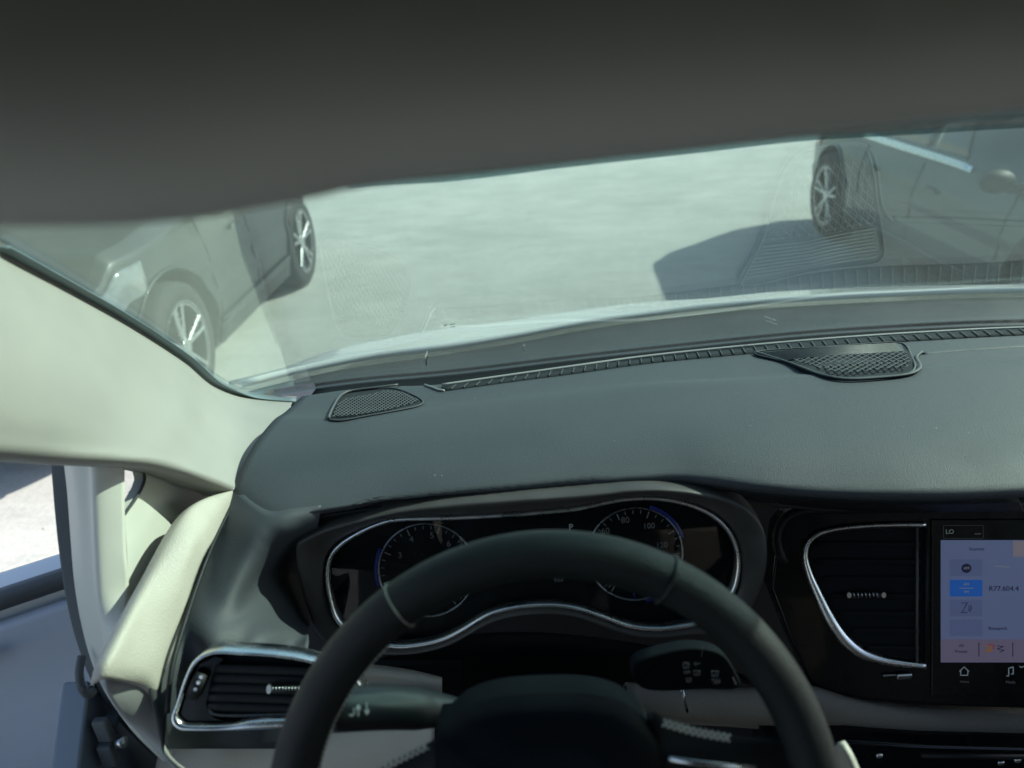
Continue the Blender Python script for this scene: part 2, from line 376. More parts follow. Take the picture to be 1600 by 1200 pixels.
# ---- hood and cowl outside
def build_hood():
    near = [PZ(x, y, 1.035) for x, y in [(380, 606), (440, 590), (580, 562), (700, 547), (800, 530), (900, 511), (1000, 497), (1100, 484), (1300, 469), (1600, 458)]]
    near += [Vector((1.25, 1.50, 1.035)), Vector((1.36, 1.42, 1.03))]
    crest = [PZ(x, y, z) for x, y, z in [(360, 606, .99), (440, 585, .995), (520, 556, .995), (600, 538, .995), (700, 521, .995), (760, 514, .995), (900, 493, .99), (1000, 481, .985), (1100, 475, .98), (1200, 465, .98), (1300, 460, .98), (1600, 456, .98)]]
    crest += [Vector((1.42, 1.60, .97))]
    cr_ = cr(crest, 40); nr = cr(near, 40)
    mid = [a.lerp(b, .5) + Vector((0, 0, .003)) for a, b in zip(nr, cr_)]
    d1 = [p + Vector((0, .12, -.075)) for p in cr_]; d2 = [p + Vector((0, .40, -.24)) for p in cr_]; d3 = [p + Vector((0, .62, -.40)) for p in cr_]; d4 = [p + Vector((0, .66, -.62)) for p in cr_]
    hood, _ = loft('hood', [nr, mid, cr_, d1, d2, d3, d4], WHITE, VAN, nu=60, nv=60, thick=0.012)
    # fold running along the hood
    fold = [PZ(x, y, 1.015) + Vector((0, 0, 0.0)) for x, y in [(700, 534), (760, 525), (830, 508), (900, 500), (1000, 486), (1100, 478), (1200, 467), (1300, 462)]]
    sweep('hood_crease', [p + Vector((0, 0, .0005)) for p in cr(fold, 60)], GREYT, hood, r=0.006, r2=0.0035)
    # front bumper and fender sides below, so the nose is closed
    fl = [Vector((-.47, 1.25, .86)), Vector((-.47, 1.7, .70)), Vector((-.42, 2.1, .55))]
    fl2 = [p + Vector((-.02, 0, -.5)) for p in fl]
    loft('fender', [fl, fl2], WHITE, VAN, nu=16, nv=10, thick=0.01)
    fr = [Vector((1.44, 1.2, .98)), Vector((1.46, 1.9, .93)), Vector((1.38, 2.35, .72))]
    loft('fender', [fr, [p + Vector((.02, 0, -.62)) for p in fr]], WHITE, VAN, nu=16, nv=10, thick=0.01)
    # cowl panel between glass and hood
    gl = [Vector((x, base_y(x) - .005, 1.055)) for x in [-.46, -.3, -.15, 0, .2, .4, .6, .8, 1.0, 1.2]]
    m1 = [Vector((x, base_y(x) + .10, 1.035)) for x in [-.46, -.3, -.15, 0, .2, .4, .6, .8, 1.0, 1.2]]
    m2 = [Vector((p.x, p.y - 0.012, 1.030)) for p in cr(near, 12)]
    cow, _ = loft('cowl_panel', [gl, m1, m2], COWL, VAN, nu=60, nv=14, thick=0.006)
build_hood()

# ---- dashboard top
lipz = [Vector((p.x, p.y, 1.10)) for p in LIP[1:]]
LX = [(365, 767, 1.13), (420, 808, 1.13), (500, 797, 1.13), (575, 786, 1.13), (700, 772, 1.13), (800, 763, 1.13), (900, 754, 1.13), (1000, 749, 1.13), (1060, 747, 1.13), (1120, 753, 1.13), (1200, 764, 1.128), (1300, 772, 1.125), (1450, 775, 1.125), (1600, 770, 1.125)]
FLIP = [PZ(*q) for q in LX] + [Vector((.75, .675, 1.125)), Vector((1.0, .70, 1.12)), Vector((1.18, .76, 1.115))]
def build_dash():
    R0 = cr(lipz, 80)
    R5 = cr(FLIP, 80)
    # back row drops into the gap under the glass
    Rg = [p + Vector((0, .030, -.028)) for p in R0]; Rg2 = [p + Vector((0, .012, -.004)) for p in R0]
    def sm(v): v = max(0, min(1, v)); return v * v * (3 - 2 * v)
    def mid(t, h): return [a.lerp(b, t) + Vector((0, 0, h + (.006 * sm((a.x - .08) / .30) if .33 < t < .9 else .004 * sm((a.x - .08) / .30) if t >= .9 else 0))) for a, b in zip(R0, R5)]
    rows = [Rg, Rg2, R0, mid(.12, .004), mid(.26, .009), mid(.32, .012), mid(.40, .017), mid(.52, .020), mid(.7, .020), mid(.86, .014), mid(.95, .007), R5,
            ] + [[p + Vector((0, dy, dz)) * max(0, min(1, (i - 9) / 14)) ** 1.3 for i, p in enumerate(R5)] for dy, dz in ((.006, -.010), (.030, -.018), (.09, -.022))]
    loft('glass_ledge', [[p + Vector((0, .010, -.014)) for p in R0], [p + Vector((0, .05, -.022)) for p in R0], [Vector((p.x, base_y(p.x) + .004, 1.072)) for p in R0]], PORT, VAN, nu=60, nv=8, thick=.003)
    # left end: the dash narrows along the pillar
    Lcol = [PZ(458, 622, 1.10), PZ(447, 640, 1.105), PZ(430, 668, 1.113), PZ(415, 692, 1.12), PZ(400, 716, 1.128), PZ(383, 742, 1.131)]
    o, R2 = loft('dashboard', rows, DASH, VAN, nu=110, nv=90)
    md = o.modifiers.new('t', 'SOLIDIFY'); md.thickness = 0.004; md.offset = 1
    return o, R2
DB, DROWS = build_dash()
# point on the dashboard top under a pixel (ray against the built mesh)
from mathutils.bvhtree import BVHTree
def bvh_of(o):
    me = o.data; return BVHTree.FromPolygons([v.co.copy() for v in me.vertices], [tuple(p.vertices) for p in me.polygons])
DBT = bvh_of(DB)
def ondash(px, py, h=0.0, fallback=1.11):
    d = ray(px, py).normalized(); r = DBT.ray_cast(CAM, d)
    if r[0] is None: return PZ(px, py, fallback)
    n = r[1] if r[1].z > 0 else -r[1]
    return r[0] + n * h

def build_dust():
    rnd = random.Random(3); bm = bmesh.new()
    for k in range(16):
        x = rnd.uniform(650, 1600); y = rnd.uniform(600, 765); c = ondash(x, y, .0004); r = rnd.uniform(.0002, .0005) * (1.6 if rnd.random() < .06 else 1); l = r * rnd.choice((1, 1, 1, 3)); a = rnd.uniform(0, 3.1)
        boxmesh(bm, c, (r * 2, l * 2, r), Matrix.Rotation(a, 3, 'Z'))
    o = bmobj('dust', bm, THREAD, DB); o['kind'] = 'stuff'
build_dust()

# ---- fascia left of the instruments
def build_fascia():
    g = [[(365, 767, .777), (352, 795, .752), (325, 858, .70), (287, 958, .625), (264, 1050, .568), (258, 1120, .55), (262, 1170, .56)],
         [(420, 806, .712), (410, 826, .698), (385, 880, .670), (352, 955, .625), (332, 1010, .585), (322, 1100, .59), (320, 1170, .59)],
         [(455, 802, .714), (447, 822, .703), (432, 860, .708), (415, 905, .71), (405, 960, .65), (400, 1012, .598), (400, 1100, .60), (400, 1170, .60)],
         [(500, 797, .722), (498, 815, .722), (496, 850, .785), (490, 900, .81), (485, 960, .77), (480, 1014, .625), (480, 1100, .63), (480, 1170, .63)]]
    cols = [cr([PY(*q) + (Vector((0, .008, .001)) if i == 0 else Vector()) for i, q in enumerate(c)], 30) for c in g]
    rows = [[c[j] for c in cols] for j in range(30)]
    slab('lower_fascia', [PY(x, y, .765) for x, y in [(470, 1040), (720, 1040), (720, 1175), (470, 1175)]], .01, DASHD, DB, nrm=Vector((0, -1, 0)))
    return loft('fascia', rows, DASH, DB, nu=40, nv=40, thick=0.004, flip=True)
build_fascia()
# side end-cap seam of the dash
sweep('end_seam', cr([PX(x, y, -.332) + Vector((0, 0, .001)) for x, y in [(372, 772), (330, 858), (294, 958), (268, 1050), (262, 1116)]], 40), DASHD, DB, r=0.0025)

# ---- defroster slot row with its vanes, and pale front edge
def build_defroster():
    up_, lo_ = [], []
    for (x, y) in [(690, 606), (900, 576), (1000, 561), (1150, 545), (1300, 533), (1450, 523), (1600, 516)]: up_.append(ondash(x, y, .0012, 1.10))
    for (x, y) in [(690, 612), (900, 584), (1000, 570), (1150, 555), (1300, 542), (1450, 532), (1600, 524)]: lo_.append(ondash(x, y, .0012, 1.10))
    for k in (.85, 1.0, 1.12): up_.append(Vector((k, lip_y(k) - .008, 1.102))) if k > .9 else None; lo_.append(Vector((k, lip_y(k) - .035, 1.103))) if k > .9 else None
    U = cr(up_, 130); Lw = cr(lo_, 130)
    tr, _ = loft('defroster_vent', [U, Lw], mat('slot_dark', (.026, .031, .035), .8, spec=.15, var=.1, vscale=50), DB, nu=90, nv=3, thick=0.002)
    bm = bmesh.new()
    for i in range(2, 128, 2):
        a = U[i] + Vector((0.004, 0, .001)); b = Lw[i] + Vector((-0.004, 0, .001)); d = (b - a); c = (a + b) / 2
        M = d.to_track_quat('Y', 'Z').to_matrix(); boxmesh(bm, c + Vector((0, 0, .0005)), (.0011, d.length, .0016), M)
    v = bmobj('vane_row', bm, GRILLE, tr); v['kind'] = 'stuff'
    sweep('edge_strip', [p + Vector((0, .006, .001)) for p in U], GREYT, tr, r=0.0028, r2=.0022)
    sweep('edge_strip', [ondash(x, y, .0015) for x, y in [(664, 603), (676, 607), (686, 611), (694, 612)]], GREYT, tr, r=0.002)
build_defroster()

# ---- speaker grilles let into the dash
def mesh_plate(name, loop, hole_loop, pitch, parent, skew, lift=0.0):
    """perforated grille: dark recess under a criss-cross of raised ribs"""
    P = [ondash(x, y, .001 + max(lift, 0)) for x, y in loop]; fine = cr(P, 60, True)
    base = slab(name, [p for p in fine], .003, mat('grille_recess', (.032, .037, .041), .8, spec=.1, var=.1, vscale=60), parent, nrm=Vector((0, 0, 1)))
    rim = sweep('grille_rim', [p + Vector((0, 0, .0008)) for p in fine], GRILLE, base, r=.0016, r2=.0012, closed=True)
    rim.data.materials[0] = DASH
    # ribs clipped by the hole outline (photo polygon)
    def inside(x, y):
        c = False; n = len(hole_loop)
        for i in range(n):
            x1, y1 = hole_loop[i]; x2, y2 = hole_loop[(i + 1) % n]
            if (y1 > y) != (y2 > y) and x < (x2 - x1) * (y - y1) / (y2 - y1) + x1: c = not c
        return c
    xs = [q[0] for q in hole_loop]; ys = [q[1] for q in hole_loop]; bm = bmesh.new()
    for s in (-1, 1):
        off = min(xs) - 3 * (max(ys) - min(ys)) * skew
        while off < max(xs) + 3 * (max(ys) - min(ys)) * skew:
            run = None; y = min(ys)
            while y <= max(ys) + 1:
                x = off + s * (y - (min(ys) + max(ys)) / 2) * skew
                if inside(x, y):
                    if run is None: run = (x, y)
                    elif y - run[1] > 5:
                        a = ondash(*run, .0055 + lift); b = ondash(x, y, .0055 + lift); d = b - a
                        boxmesh(bm, (a + b) / 2, (.0012, d.length * 1.05, .0012), d.to_track_quat('Y', 'Z').to_matrix()); run = (x, y)
                    last = (x, y)
                elif run is not None:
                    if last[1] - run[1] > 1.2:
                        a = ondash(*run, .0055 + lift); b = ondash(*last, .0055 + lift); d = b - a
                        boxmesh(bm, (a + b) / 2, (.0011, d.length, .0012), d.to_track_quat('Y', 'Z').to_matrix())
                    run = None
                y += .8
            if run is not None and last[1] - run[1] > 1.2:
                a = ondash(*run, .0055 + lift); b = ondash(*last, .0055 + lift); d = b - a
                boxmesh(bm, (a + b) / 2, (.0011, d.length, .0012), d.to_track_quat('Y', 'Z').to_matrix())
            off += pitch
    r = bmobj('grille_mesh', bm, GRILLE, base); r['kind'] = 'stuff'
    return base
def plate(name, loop, m, parent, h, th=.002, **k):
    return slab(name, [ondash(x, y, h) for x, y in loop], th, m, parent, nrm=Vector((0, 0, 1)), **k)
G1 = mesh_plate('speaker_grille', [(514, 656), (520, 640), (534, 620), (545, 615), (590, 609), (612, 608), (632, 613), (661, 629), (655, 635), (620, 643), (570, 652), (530, 659)],
                [(519, 655), (527, 637), (540, 626), (580, 619), (600, 613), (630, 615), (657, 630), (620, 641), (560, 652)], 6.5, DB, 1.5, lift=-.0022)
sweep('grille_edge', cr([ondash(x, y, .004) for x, y in [(514, 657), (521, 640), (534, 621), (546, 615), (590, 609), (622, 605)]], 30), GRILLE, G1, r=.0018)
G2 = mesh_plate('speaker_grille', [(1178, 554), (1300, 544), (1400, 538), (1411, 540), (1424, 560), (1428, 580), (1418, 587), (1370, 592), (1320, 594), (1290, 590), (1230, 569)],
                [(1232, 568), (1300, 562), (1415, 555), (1423, 574), (1416, 581), (1330, 590), (1300, 588)], 12.0, DB, 2.0, lift=.0015)
G2['label'] = 'wide grille in the middle of the dashboard top'
plate('grille_cover', [(1184, 555), (1300, 546), (1399, 540), (1408, 542), (1413, 553), (1300, 560), (1231, 567)], DASH, G2, .0045)
for k in range(9):
    f = k / 8; sweep('cover_rib', [ondash(1192 + 36 * f, 556 + 11 * f, .0048), ondash(1300, 546.5 + 13 * f, .0048), ondash(1400 + 9 * f, 541 + 12 * f, .0048)], GRILLE, G2, r=.0012, r2=.0010, n=6)
sweep('grille_edge', cr([ondash(x, y, .004) for x, y in [(1178, 553), (1230, 569), (1290, 591), (1320, 596), (1370, 594), (1420, 588), (1436, 580), (1432, 560), (1440, 553)]], 50), DASH, G2, r=.0026, r2=.0016)
# soft step running right from the grille
sweep('dash_step', cr([ondash(x, y, -.002) for x, y in [(1440, 553), (1480, 549), (1540, 545), (1600, 541)]] + [Vector((1.0, 1.1, 1.106))], 40), DASH, DB, r=.006, r2=.004)

# ---- instrument cluster
CN = Vector((0, -math.cos(rad(18)), math.sin(rad(18))))
CP = PY(830, 880, .745)
def onC(x, y, h=0.0): return PP(x, y, CP + CN * h, CN)
RING = [(530, 970), (517, 935), (512, 900), (516, 872), (530, 852), (556, 834), (590, 818), (625, 810), (700, 808), (800, 803), (860, 798), (905, 793), (950, 783), (985, 778), (1030, 778), (1075, 787), (1115, 806), (1142, 835), (1153, 870), (1150, 905), (1140, 930), (1120, 955), (1095, 970), (1070, 976), (1030, 981), (985, 977), (935, 960), (900, 949), (860, 944), (810, 947), (765, 958), (720, 984), (690, 998), (655, 1006), (615, 1008), (565, 996)]
OUT = [(500, 1000), (478, 955), (464, 900), (459, 858), (470, 845), (510, 828), (560, 815), (625, 800), (700, 791), (800, 783), (860, 779), (905, 776), (950, 772), (985, 768), (1040, 767), (1100, 774), (1160, 790), (1194, 825), (1202, 870), (1194, 915), (1178, 948), (1150, 978), (1118, 992), (1075, 994), (1030, 998), (985, 995), (935, 978), (900, 966), (860, 961), (810, 964), (765, 976), (720, 1001), (690, 1014), (655, 1022), (610, 1025), (545, 1018)]
def build_cluster():
    N = 140
    ring = cr([onC(x, y, 0) for x, y in RING], N, True); outer = []
    outer = [onC(x, y, .0) for x, y in OUT]
    outer = [PP(x, y, CP + CN * (.050 - .042 * max(0, min(1, (y - 880) / 80))), CN) for x, y in OUT]
    # pair outer by matching index of control points
    def cr_idx(P, n):
        out = []; K = len(P)
        for i in range(n):
            f = i * K / n; j = int(f); t = f - j; a, b, c, d = P[(j - 1) % K], P[j % K], P[(j + 1) % K], P[(j + 2) % K]
            out.append(0.5 * ((2 * b) + (c - a) * t + (2 * a - 5 * b + 4 * c - d) * t * t + (3 * b - a - 3 * c + d) * t ** 3))
        return out
    ri = cr_idx([onC(x, y, 0.006) for x, y in RING], N); oi = cr_idx(outer, N)
    back = [p + Vector((0, .03, 0)) for p in oi]
    mid = [a.lerp(b, .8) + CN * .004 for a, b in zip(ri, oi)]
    inn = [p - CN * .022 for p in ri]
    me = gridmesh([back, oi, mid, ri, inn], closed_u=True)
    o = link('instrument_cluster', me, HOUSE, VAN); md = o.modifiers.new('s', 'SUBSURF'); md.levels = 1; md.render_levels = 2
    sweep('trim_ring', ri, BRITE, o, r=.0034, r2=.006, up=CN, closed=True)
    face = slab('gauge_panel', [p - CN * .016 for p in ri], .003, FACE, o, nrm=CN)
    cx = (lambda x, y, h=-.0095: onC(x, y, h))
    ux = (onC(900, 880) - onC(800, 880)).normalized() 
    ux = (onC(995, 866) - onC(667, 889)).normalized(); uy = ux.cross(-CN).normalized()
    if uy.z < 0: uy = -uy
    for (gx, gy, r_px, nums, a0) in ((667, 890, 75, [('1', 575, 2), ('3', 625, 868), ('4', 643, 843), ('5', 675, 837), ('6', 701, 850), ('7', 721, 847)], 0),
                                     (992, 865, 74, [('60', 946, 830), ('80', 977, 813), ('100', 1014, 822), ('120', 1034, 852)], 0)):
        c = cx(gx, gy); rr = (cx(gx + r_px, gy) - c).length
        circ = lambda r, a, h=.0: c + ux * (math.cos(a) * r) + uy * (math.sin(a) * r) + CN * h
        disc = slab('gauge_dial', [circ(rr * .98, t * math.pi / 32, .0012) for t in range(64)], .0012, FACE, o, nrm=CN)
        sweep('gauge_ring', [circ(rr, t * math.pi / 48, .0015) for t in range(96)], METR, o, r=.0011, r2=.002, up=CN, closed=True)
        bm = bmesh.new()
        n = 28
        for k in range(n + 1):
            a = rad(235 - 290 * k / n); L_ = .14 if k % 4 == 0 else .07
            p0 = circ(rr * .95, a, .002); p1 = circ(rr * (.95 - L_), a, .002); d = p1 - p0
            boxmesh(bm, (p0 + p1) / 2, (.0009 if k % 4 else .0013, d.length, .0008), d.to_track_quat('Y', 'Z').to_matrix())
        bmobj('scale_ticks', bm, DIM, o)
        for s, x, y in nums:
            if x < 580: continue
            text('gauge_numeral', s, cx(x, y, -.0070), ux, uy, .0105 if len(s) < 3 else .0098, DIM, o)
        for a_, b_ in ((150, 195), (20, -20)) if gx < 800 else ((70, 15), (-60, -80)):
            sweep('glow_arc', [circ(rr * 1.045, rad(a_ + (b_ - a_) * t / 14), .0012) for t in range(15)], BLUE, o, r=.0028, r2=.0006, up=CN)
        na = rad(228)
        sweep('gauge_needle', [circ(rr * .2, na, .005), circ(rr * .9, na, .005)], PRINT if gx < 0 else DIM, o, r=.0008)
    text('gear_indicator', 'P', cx(892, 824, -.009), ux, uy, .0105, PRINT, o)
    text('mileage_readout', '957', cx(873, 906, -.009), ux, uy, .0085, DIM, o)
    sweep('fuel_mark', [cx(990, 926, -.007), cx(993, 937, -.007)], BLUE, o, r=.0008)
    lens = slab('cluster_lens', [p - CN * .003 for p in ri], .0015, LENS, o, nrm=CN)
    # shadowed brow between dash lip and housing
    return o
CL = build_cluster()
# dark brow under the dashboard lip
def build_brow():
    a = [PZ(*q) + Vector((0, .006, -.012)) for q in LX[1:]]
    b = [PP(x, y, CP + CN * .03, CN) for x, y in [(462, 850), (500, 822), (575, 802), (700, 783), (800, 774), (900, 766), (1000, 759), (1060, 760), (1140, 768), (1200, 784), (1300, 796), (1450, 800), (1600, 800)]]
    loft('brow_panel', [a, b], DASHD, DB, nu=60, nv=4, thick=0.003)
build_brow()

# ---- centre stack
SN = Vector((-.10, -.93, .36)).normalized(); SP = PY(1450, 930, .735)
def onS(x, y, h=0.0): return PP(x, y, SP + SN * h, SN)
SUX = (onS(1560, 930) - onS(1460, 930)).normalized(); SUY = SN.cross(SUX).normalized()
def build_stack():
    loop = [(1216, 826), (1232, 806), (1262, 797), (1330, 795), (1450, 793), (1600, 792), (1880, 790), (1890, 1105), (1600, 1108), (1480, 1104), (1360, 1095), (1300, 1082), (1268, 1072), (1236, 1000), (1205, 920)]
    o = slab('centre_panel', [onS(x, y) for x, y in loop], .05, GLOSS, VAN, nrm=SN, bevel=.004)
    sweep('panel_edge', cr([onS(x, y, .002) for x, y in [(1225, 880), (1214, 850), (1216, 826), (1232, 806), (1262, 797), (1330, 795), (1450, 793), (1600, 792), (1850, 790)]], 60), DASHD, o, r=.006, r2=.006)
    sweep('panel_top_strip', cr([onS(x, y, .004) for x, y in [(1100, 777), (1200, 783), (1300, 788), (1450, 786), (1600, 783), (1850, 780)]], 50), HOUSE, o, r=.010, r2=.006)
    # vent
    vr = cr([onS(x, y, .004) for x, y in [(1446, 820), (1400, 820), (1350, 822), (1305, 827), (1278, 835), (1262, 850), (1258, 868), (1263, 892), (1280, 932), (1300, 972), (1320, 1000), (1345, 1020), (1375, 1031), (1410, 1037), (1446, 1041)]], 90)
    bowl = [(1443, 826), (1400, 826), (1350, 828), (1305, 834), (1280, 842), (1268, 856), (1266, 870), (1273, 895), (1290, 932), (1310, 970), (1330, 994), (1350, 1010), (1380, 1021), (1410, 1027), (1443, 1031)]
    b = slab('vent_recess', [onS(x, y, .001) for x, y in bowl], .001, PORT, o, nrm=SN)
    sweep('vent_trim', vr, BRITE, o, r=.0046, r2=.004, up=SN, rfun=lambda t: .6 + .9 * math.exp(-((t - .72) / .22) ** 2))
    for k in range(7):
        y = 850 + k * 27; xl = [1270, 1272, 1284, 1296, 1310, 1328, 1350][k]
        L = cr([onS(xl + 4, y, .003), onS(1438, y + 1, .003)], 12)
        sweep('louver', L, PORT, o, r=.0035, r2=.0014, up=SN)
    kn = sweep('vent_knob', [onS(1322, 930, .007), onS(1384, 930, .007)], DASHD, o, r=.005, r2=.004, up=SN)
    for xx in (1327, 1381):
        c = onS(xx, 930, .011); slab('knob_cap', [c + SUX * math.cos(t * .524) * .0026 + SUY * math.sin(t * .524) * .0036 for t in range(12)], .003, BRITE, o, nrm=SN)
    for k in range(7):
        sweep('knob_rib', [onS(1334 + k * 6, 926, .0115), onS(1336 + k * 6, 934, .0115)], METR, o, r=.0007)
    for xx, m in ((1448, DASHD), (1433, GRILLE)):
        sweep('vent_divider', [onS(xx, 824, .004), onS(xx, 1037, .004)], m, o, r=.0016)
    # chrome tab below the vent
    box('vent_tab', onS(1413, 1057, .004), (.018, .004, .008), BRITE, o, bevel=.0018)
    box('vent_tab', onS(1390, 1055, .003), (.016, .003, .003), METR, o, bevel=.001)
    # touchscreen
    sc_ = slab('touchscreen', [onS(x, y, .003) for x, y in [(1456, 812), (1700, 812), (1700, 1088), (1456, 1088)]], .003, GLOSS, o, nrm=SN, bevel=.001)
    return o
ST = build_stack()
def build_screen():
    # the lit display is its own set of flat elements on the centre panel
    def q(name, x0, y0, x1, y1, m, h): return slab(name, [onS(x, y, h) for x, y in [(x0, y0), (x1, y0), (x1, y1), (x0, y1)]], .0003, m, ST, nrm=SN)
    q('display', 1470, 844, 1690, 1035, SCRBG, .0036)
    q('display_bar', 1470, 999, 1690, 1034.5, SCRBG2, .0040)
    q('display_tab', 1583, 845, 1690, 870, SCRHI, .0041)
    for y0, m in ((874, SCRTL), (906, SCRBL), (937, SCRTL), (968, SCRTL)): q('display_tile', 1484, y0, 1535, y0 + 26, m, .0041)
    for x in (1529, 1582): q('display_rule', x, 1004, x + 1.2, 1026, SCRDK, .0045)
    T = lambda n, s, x, y, sz, m, al='CENTER': text(n, s, onS(x, y, .0047), SUX, SUY, sz, m, ST, align=al)
    c = onS(1510, 888, .0045); slab('display_icon', [c + SUX * math.cos(t * .393) * .0058 + SUY * math.sin(t * .393) * .0058 for t in range(16)], .0002, SCRDK, ST, nrm=SN)
    T('display_text', 'XM', 1510, 888, .0045, SCRGL)
    T('display_text', 'AM', 1510, 913, .0045, SCRGL); T('display_text', 'FM', 1510, 925, .0045, SCRGL)
    marks('display_icon', [[(1499, 919), (1521, 919)]], lambda x, y: onS(x, y, .0045), .0006, SCRGL, ST, SN)
    marks('display_icon', [[(1502, 942), (1512, 942)], [(1501, 957), (1511, 957)], [(1511, 942), (1504, 956)], [(1513, 947), (1515, 950), (1513, 954)], [(1516, 945), (1518, 950), (1515, 956)]], lambda x, y: onS(x, y, .0045), .0007, SCRDK, ST, SN)
    T('display_text', 'Sources', 1526, 858, .0055, SCRDK)
    T('display_text', 'R77.604.4', 1545, 920, .0085, SCRDK, 'LEFT')
    T('display_text', 'Research', 1559, 982, .0058, SCRDK)
    T('display_text', 'All', 1502, 1009, .0048, SCRDK); T('display_text', 'Presets', 1502, 1018, .0048, SCRDK)
    marks('display_icon', [[(1540, 1008), (1549, 1012), (1542, 1016)], [(1540, 1018), (1550, 1016)]], lambda x, y: onS(x, y, .0045), .0016, SCROR, ST, SN)
    marks('display_icon', [[(1544, 1007), (1553, 1008), (1552, 1014)]], lambda x, y: onS(x, y, .0047), .0012, SCRRD, ST, SN)
    marks('display_icon', [[(1558, 1009), (1568, 1010), (1558, 1014), (1569, 1016), (1562, 1019)]], lambda x, y: onS(x, y, .0045), .0008, SCRDK, ST, SN)
    marks('display_icon', [[(1554, 884), (1564, 885), (1576, 886)]], lambda x, y: onS(x, y, .0045), .001, SCRGL, ST, SN)
    T('screen_label', 'LO', 1484, 831, .0075, PRINT)
    marks('label_frame', [[(1474, 821), (1536, 821), (1536, 841), (1474, 841), (1474, 821)]], lambda x, y: onS(x, y, .0042), .0004, DIM, ST, SN)
    marks('label_dash', [[(1523, 834), (1532, 834)]], lambda x, y: onS(x, y, .0042), .0016, DIM, ST, SN)
    marks('home_icon', [[(1499, 1049), (1506.5, 1042), (1514, 1049)], [(1501, 1048), (1501, 1055), (1512, 1055), (1512, 1048)]], lambda x, y: onS(x, y, .0042), .0009, PRINT, ST, SN)
    marks('music_icon', [[(1576, 1056), (1576, 1044), (1583, 1042), (1583, 1053)], [(1573, 1056), (1576, 1056)], [(1580, 1053), (1583, 1053)]], lambda x, y: onS(x, y, .0042), .001, PRINT, ST, SN)
    marks('label_tick', [[(1593, 1041), (1596, 1043), (1599, 1041)]], lambda x, y: onS(x, y, .0042), .001, PRINT, ST, SN)
    T('screen_label', 'Home', 1507, 1065, .0042, DIM); T('screen_label', 'Media', 1579, 1066, .0046, DIM)
build_screen()

# ---- knee pads and lower console
def build_pads():
    def pad(name, top, bot, yt, bulge, m):
        T = [PY(x, y, yt) for x, y in top]; B = [PY(x, y, yt + .005) for x, y in bot]
        n = 40; T = cr(T, n); B = cr(B, n)
        rows = [[p + Vector((0, .03, -.035)) for p in T], T]
        for t in (.12, .35, .65, .9): rows.append([a.lerp(b, t) + Vector((0, -bulge * math.sin(math.pi * min(t + .12, 1)), 0)) for a, b in zip(T, B)])
        rows += [B, [p + Vector((0, .05, -.004)) for p in B]]
        return loft(name, rows, m, VAN, nu=60, nv=40, thick=.004, flip=True)[0]
    pad('knee_pad', [(256, 1150), (340, 1146), (440, 1144), (560, 1130), (680, 1112)], [(250, 1290), (340, 1290), (440, 1290), (560, 1280), (680, 1280)], .64, .03, CREAM)
    pr = pad('knee_pad', [(980, 1068), (1060, 1074), (1160, 1077), (1262, 1072), (1320, 1088), (1400, 1100), (1500, 1106), (1600, 1108), (1800, 1110)],
             [(980, 1128), (1060, 1132), (1160, 1138), (1262, 1146), (1320, 1150), (1400, 1156), (1500, 1162), (1600, 1166), (1800, 1170)], .70, .022, TAN)
    pr['label'] = 'tan leather pad below the centre panel'
    # narrow silver dividing strip seen through the steering wheel
    sweep('pad_divider', [PY(1066, 1078, .672), PY(1074, 1112, .672)], METR, pr, r=.0018)
    # lit scrap of trim behind the left stalk
    t = [PY(x, y, .70) for x, y in [(560, 1046), (600, 1050), (650, 1058), (690, 1068)]]; b = [PY(x, y, .70) for x, y in [(560, 1110), (600, 1110), (650, 1110), (690, 1110)]]
    loft('column_surround', [t, b], CREAM, VAN, nu=12, nv=8, thick=.01)
    # lower dashboard, dark, closing the view to the footwell
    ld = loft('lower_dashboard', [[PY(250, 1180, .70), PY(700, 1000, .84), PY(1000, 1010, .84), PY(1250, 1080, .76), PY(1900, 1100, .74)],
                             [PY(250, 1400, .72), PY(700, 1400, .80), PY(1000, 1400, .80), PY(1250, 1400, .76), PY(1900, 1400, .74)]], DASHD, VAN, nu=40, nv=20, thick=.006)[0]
    cs = slab('lower_console', [PY(x, y, .655) for x, y in [(1205, 1178), (1330, 1160), (1450, 1168), (1600, 1172), (1900, 1176), (1900, 1420), (1205, 1420)]], .08, GLOSS, VAN, nrm=Vector((0, -1, 0)), bevel=.005)
    sweep('console_strip', [PY(1440, 1180, .645), PY(1640, 1183, .645)], DASHD, cs, r=.003)
    for x, y in ((1374, 1181), (1564, 1192), (1590, 1188)):
        c = PY(x, y, .646); box('console_button', c, (.008, .004, .006), BRITE, cs, bevel=.002)
    loft('console_trim', [[PD(1309, 1160, .62), PD(1322, 1180, .61), PD(1345, 1230, .60)], [PD(1300, 1174, .64), PD(1305, 1210, .63), PD(1310, 1250, .62)]], CREAM, VAN, nu=12, nv=8, thick=.006)
build_pads()

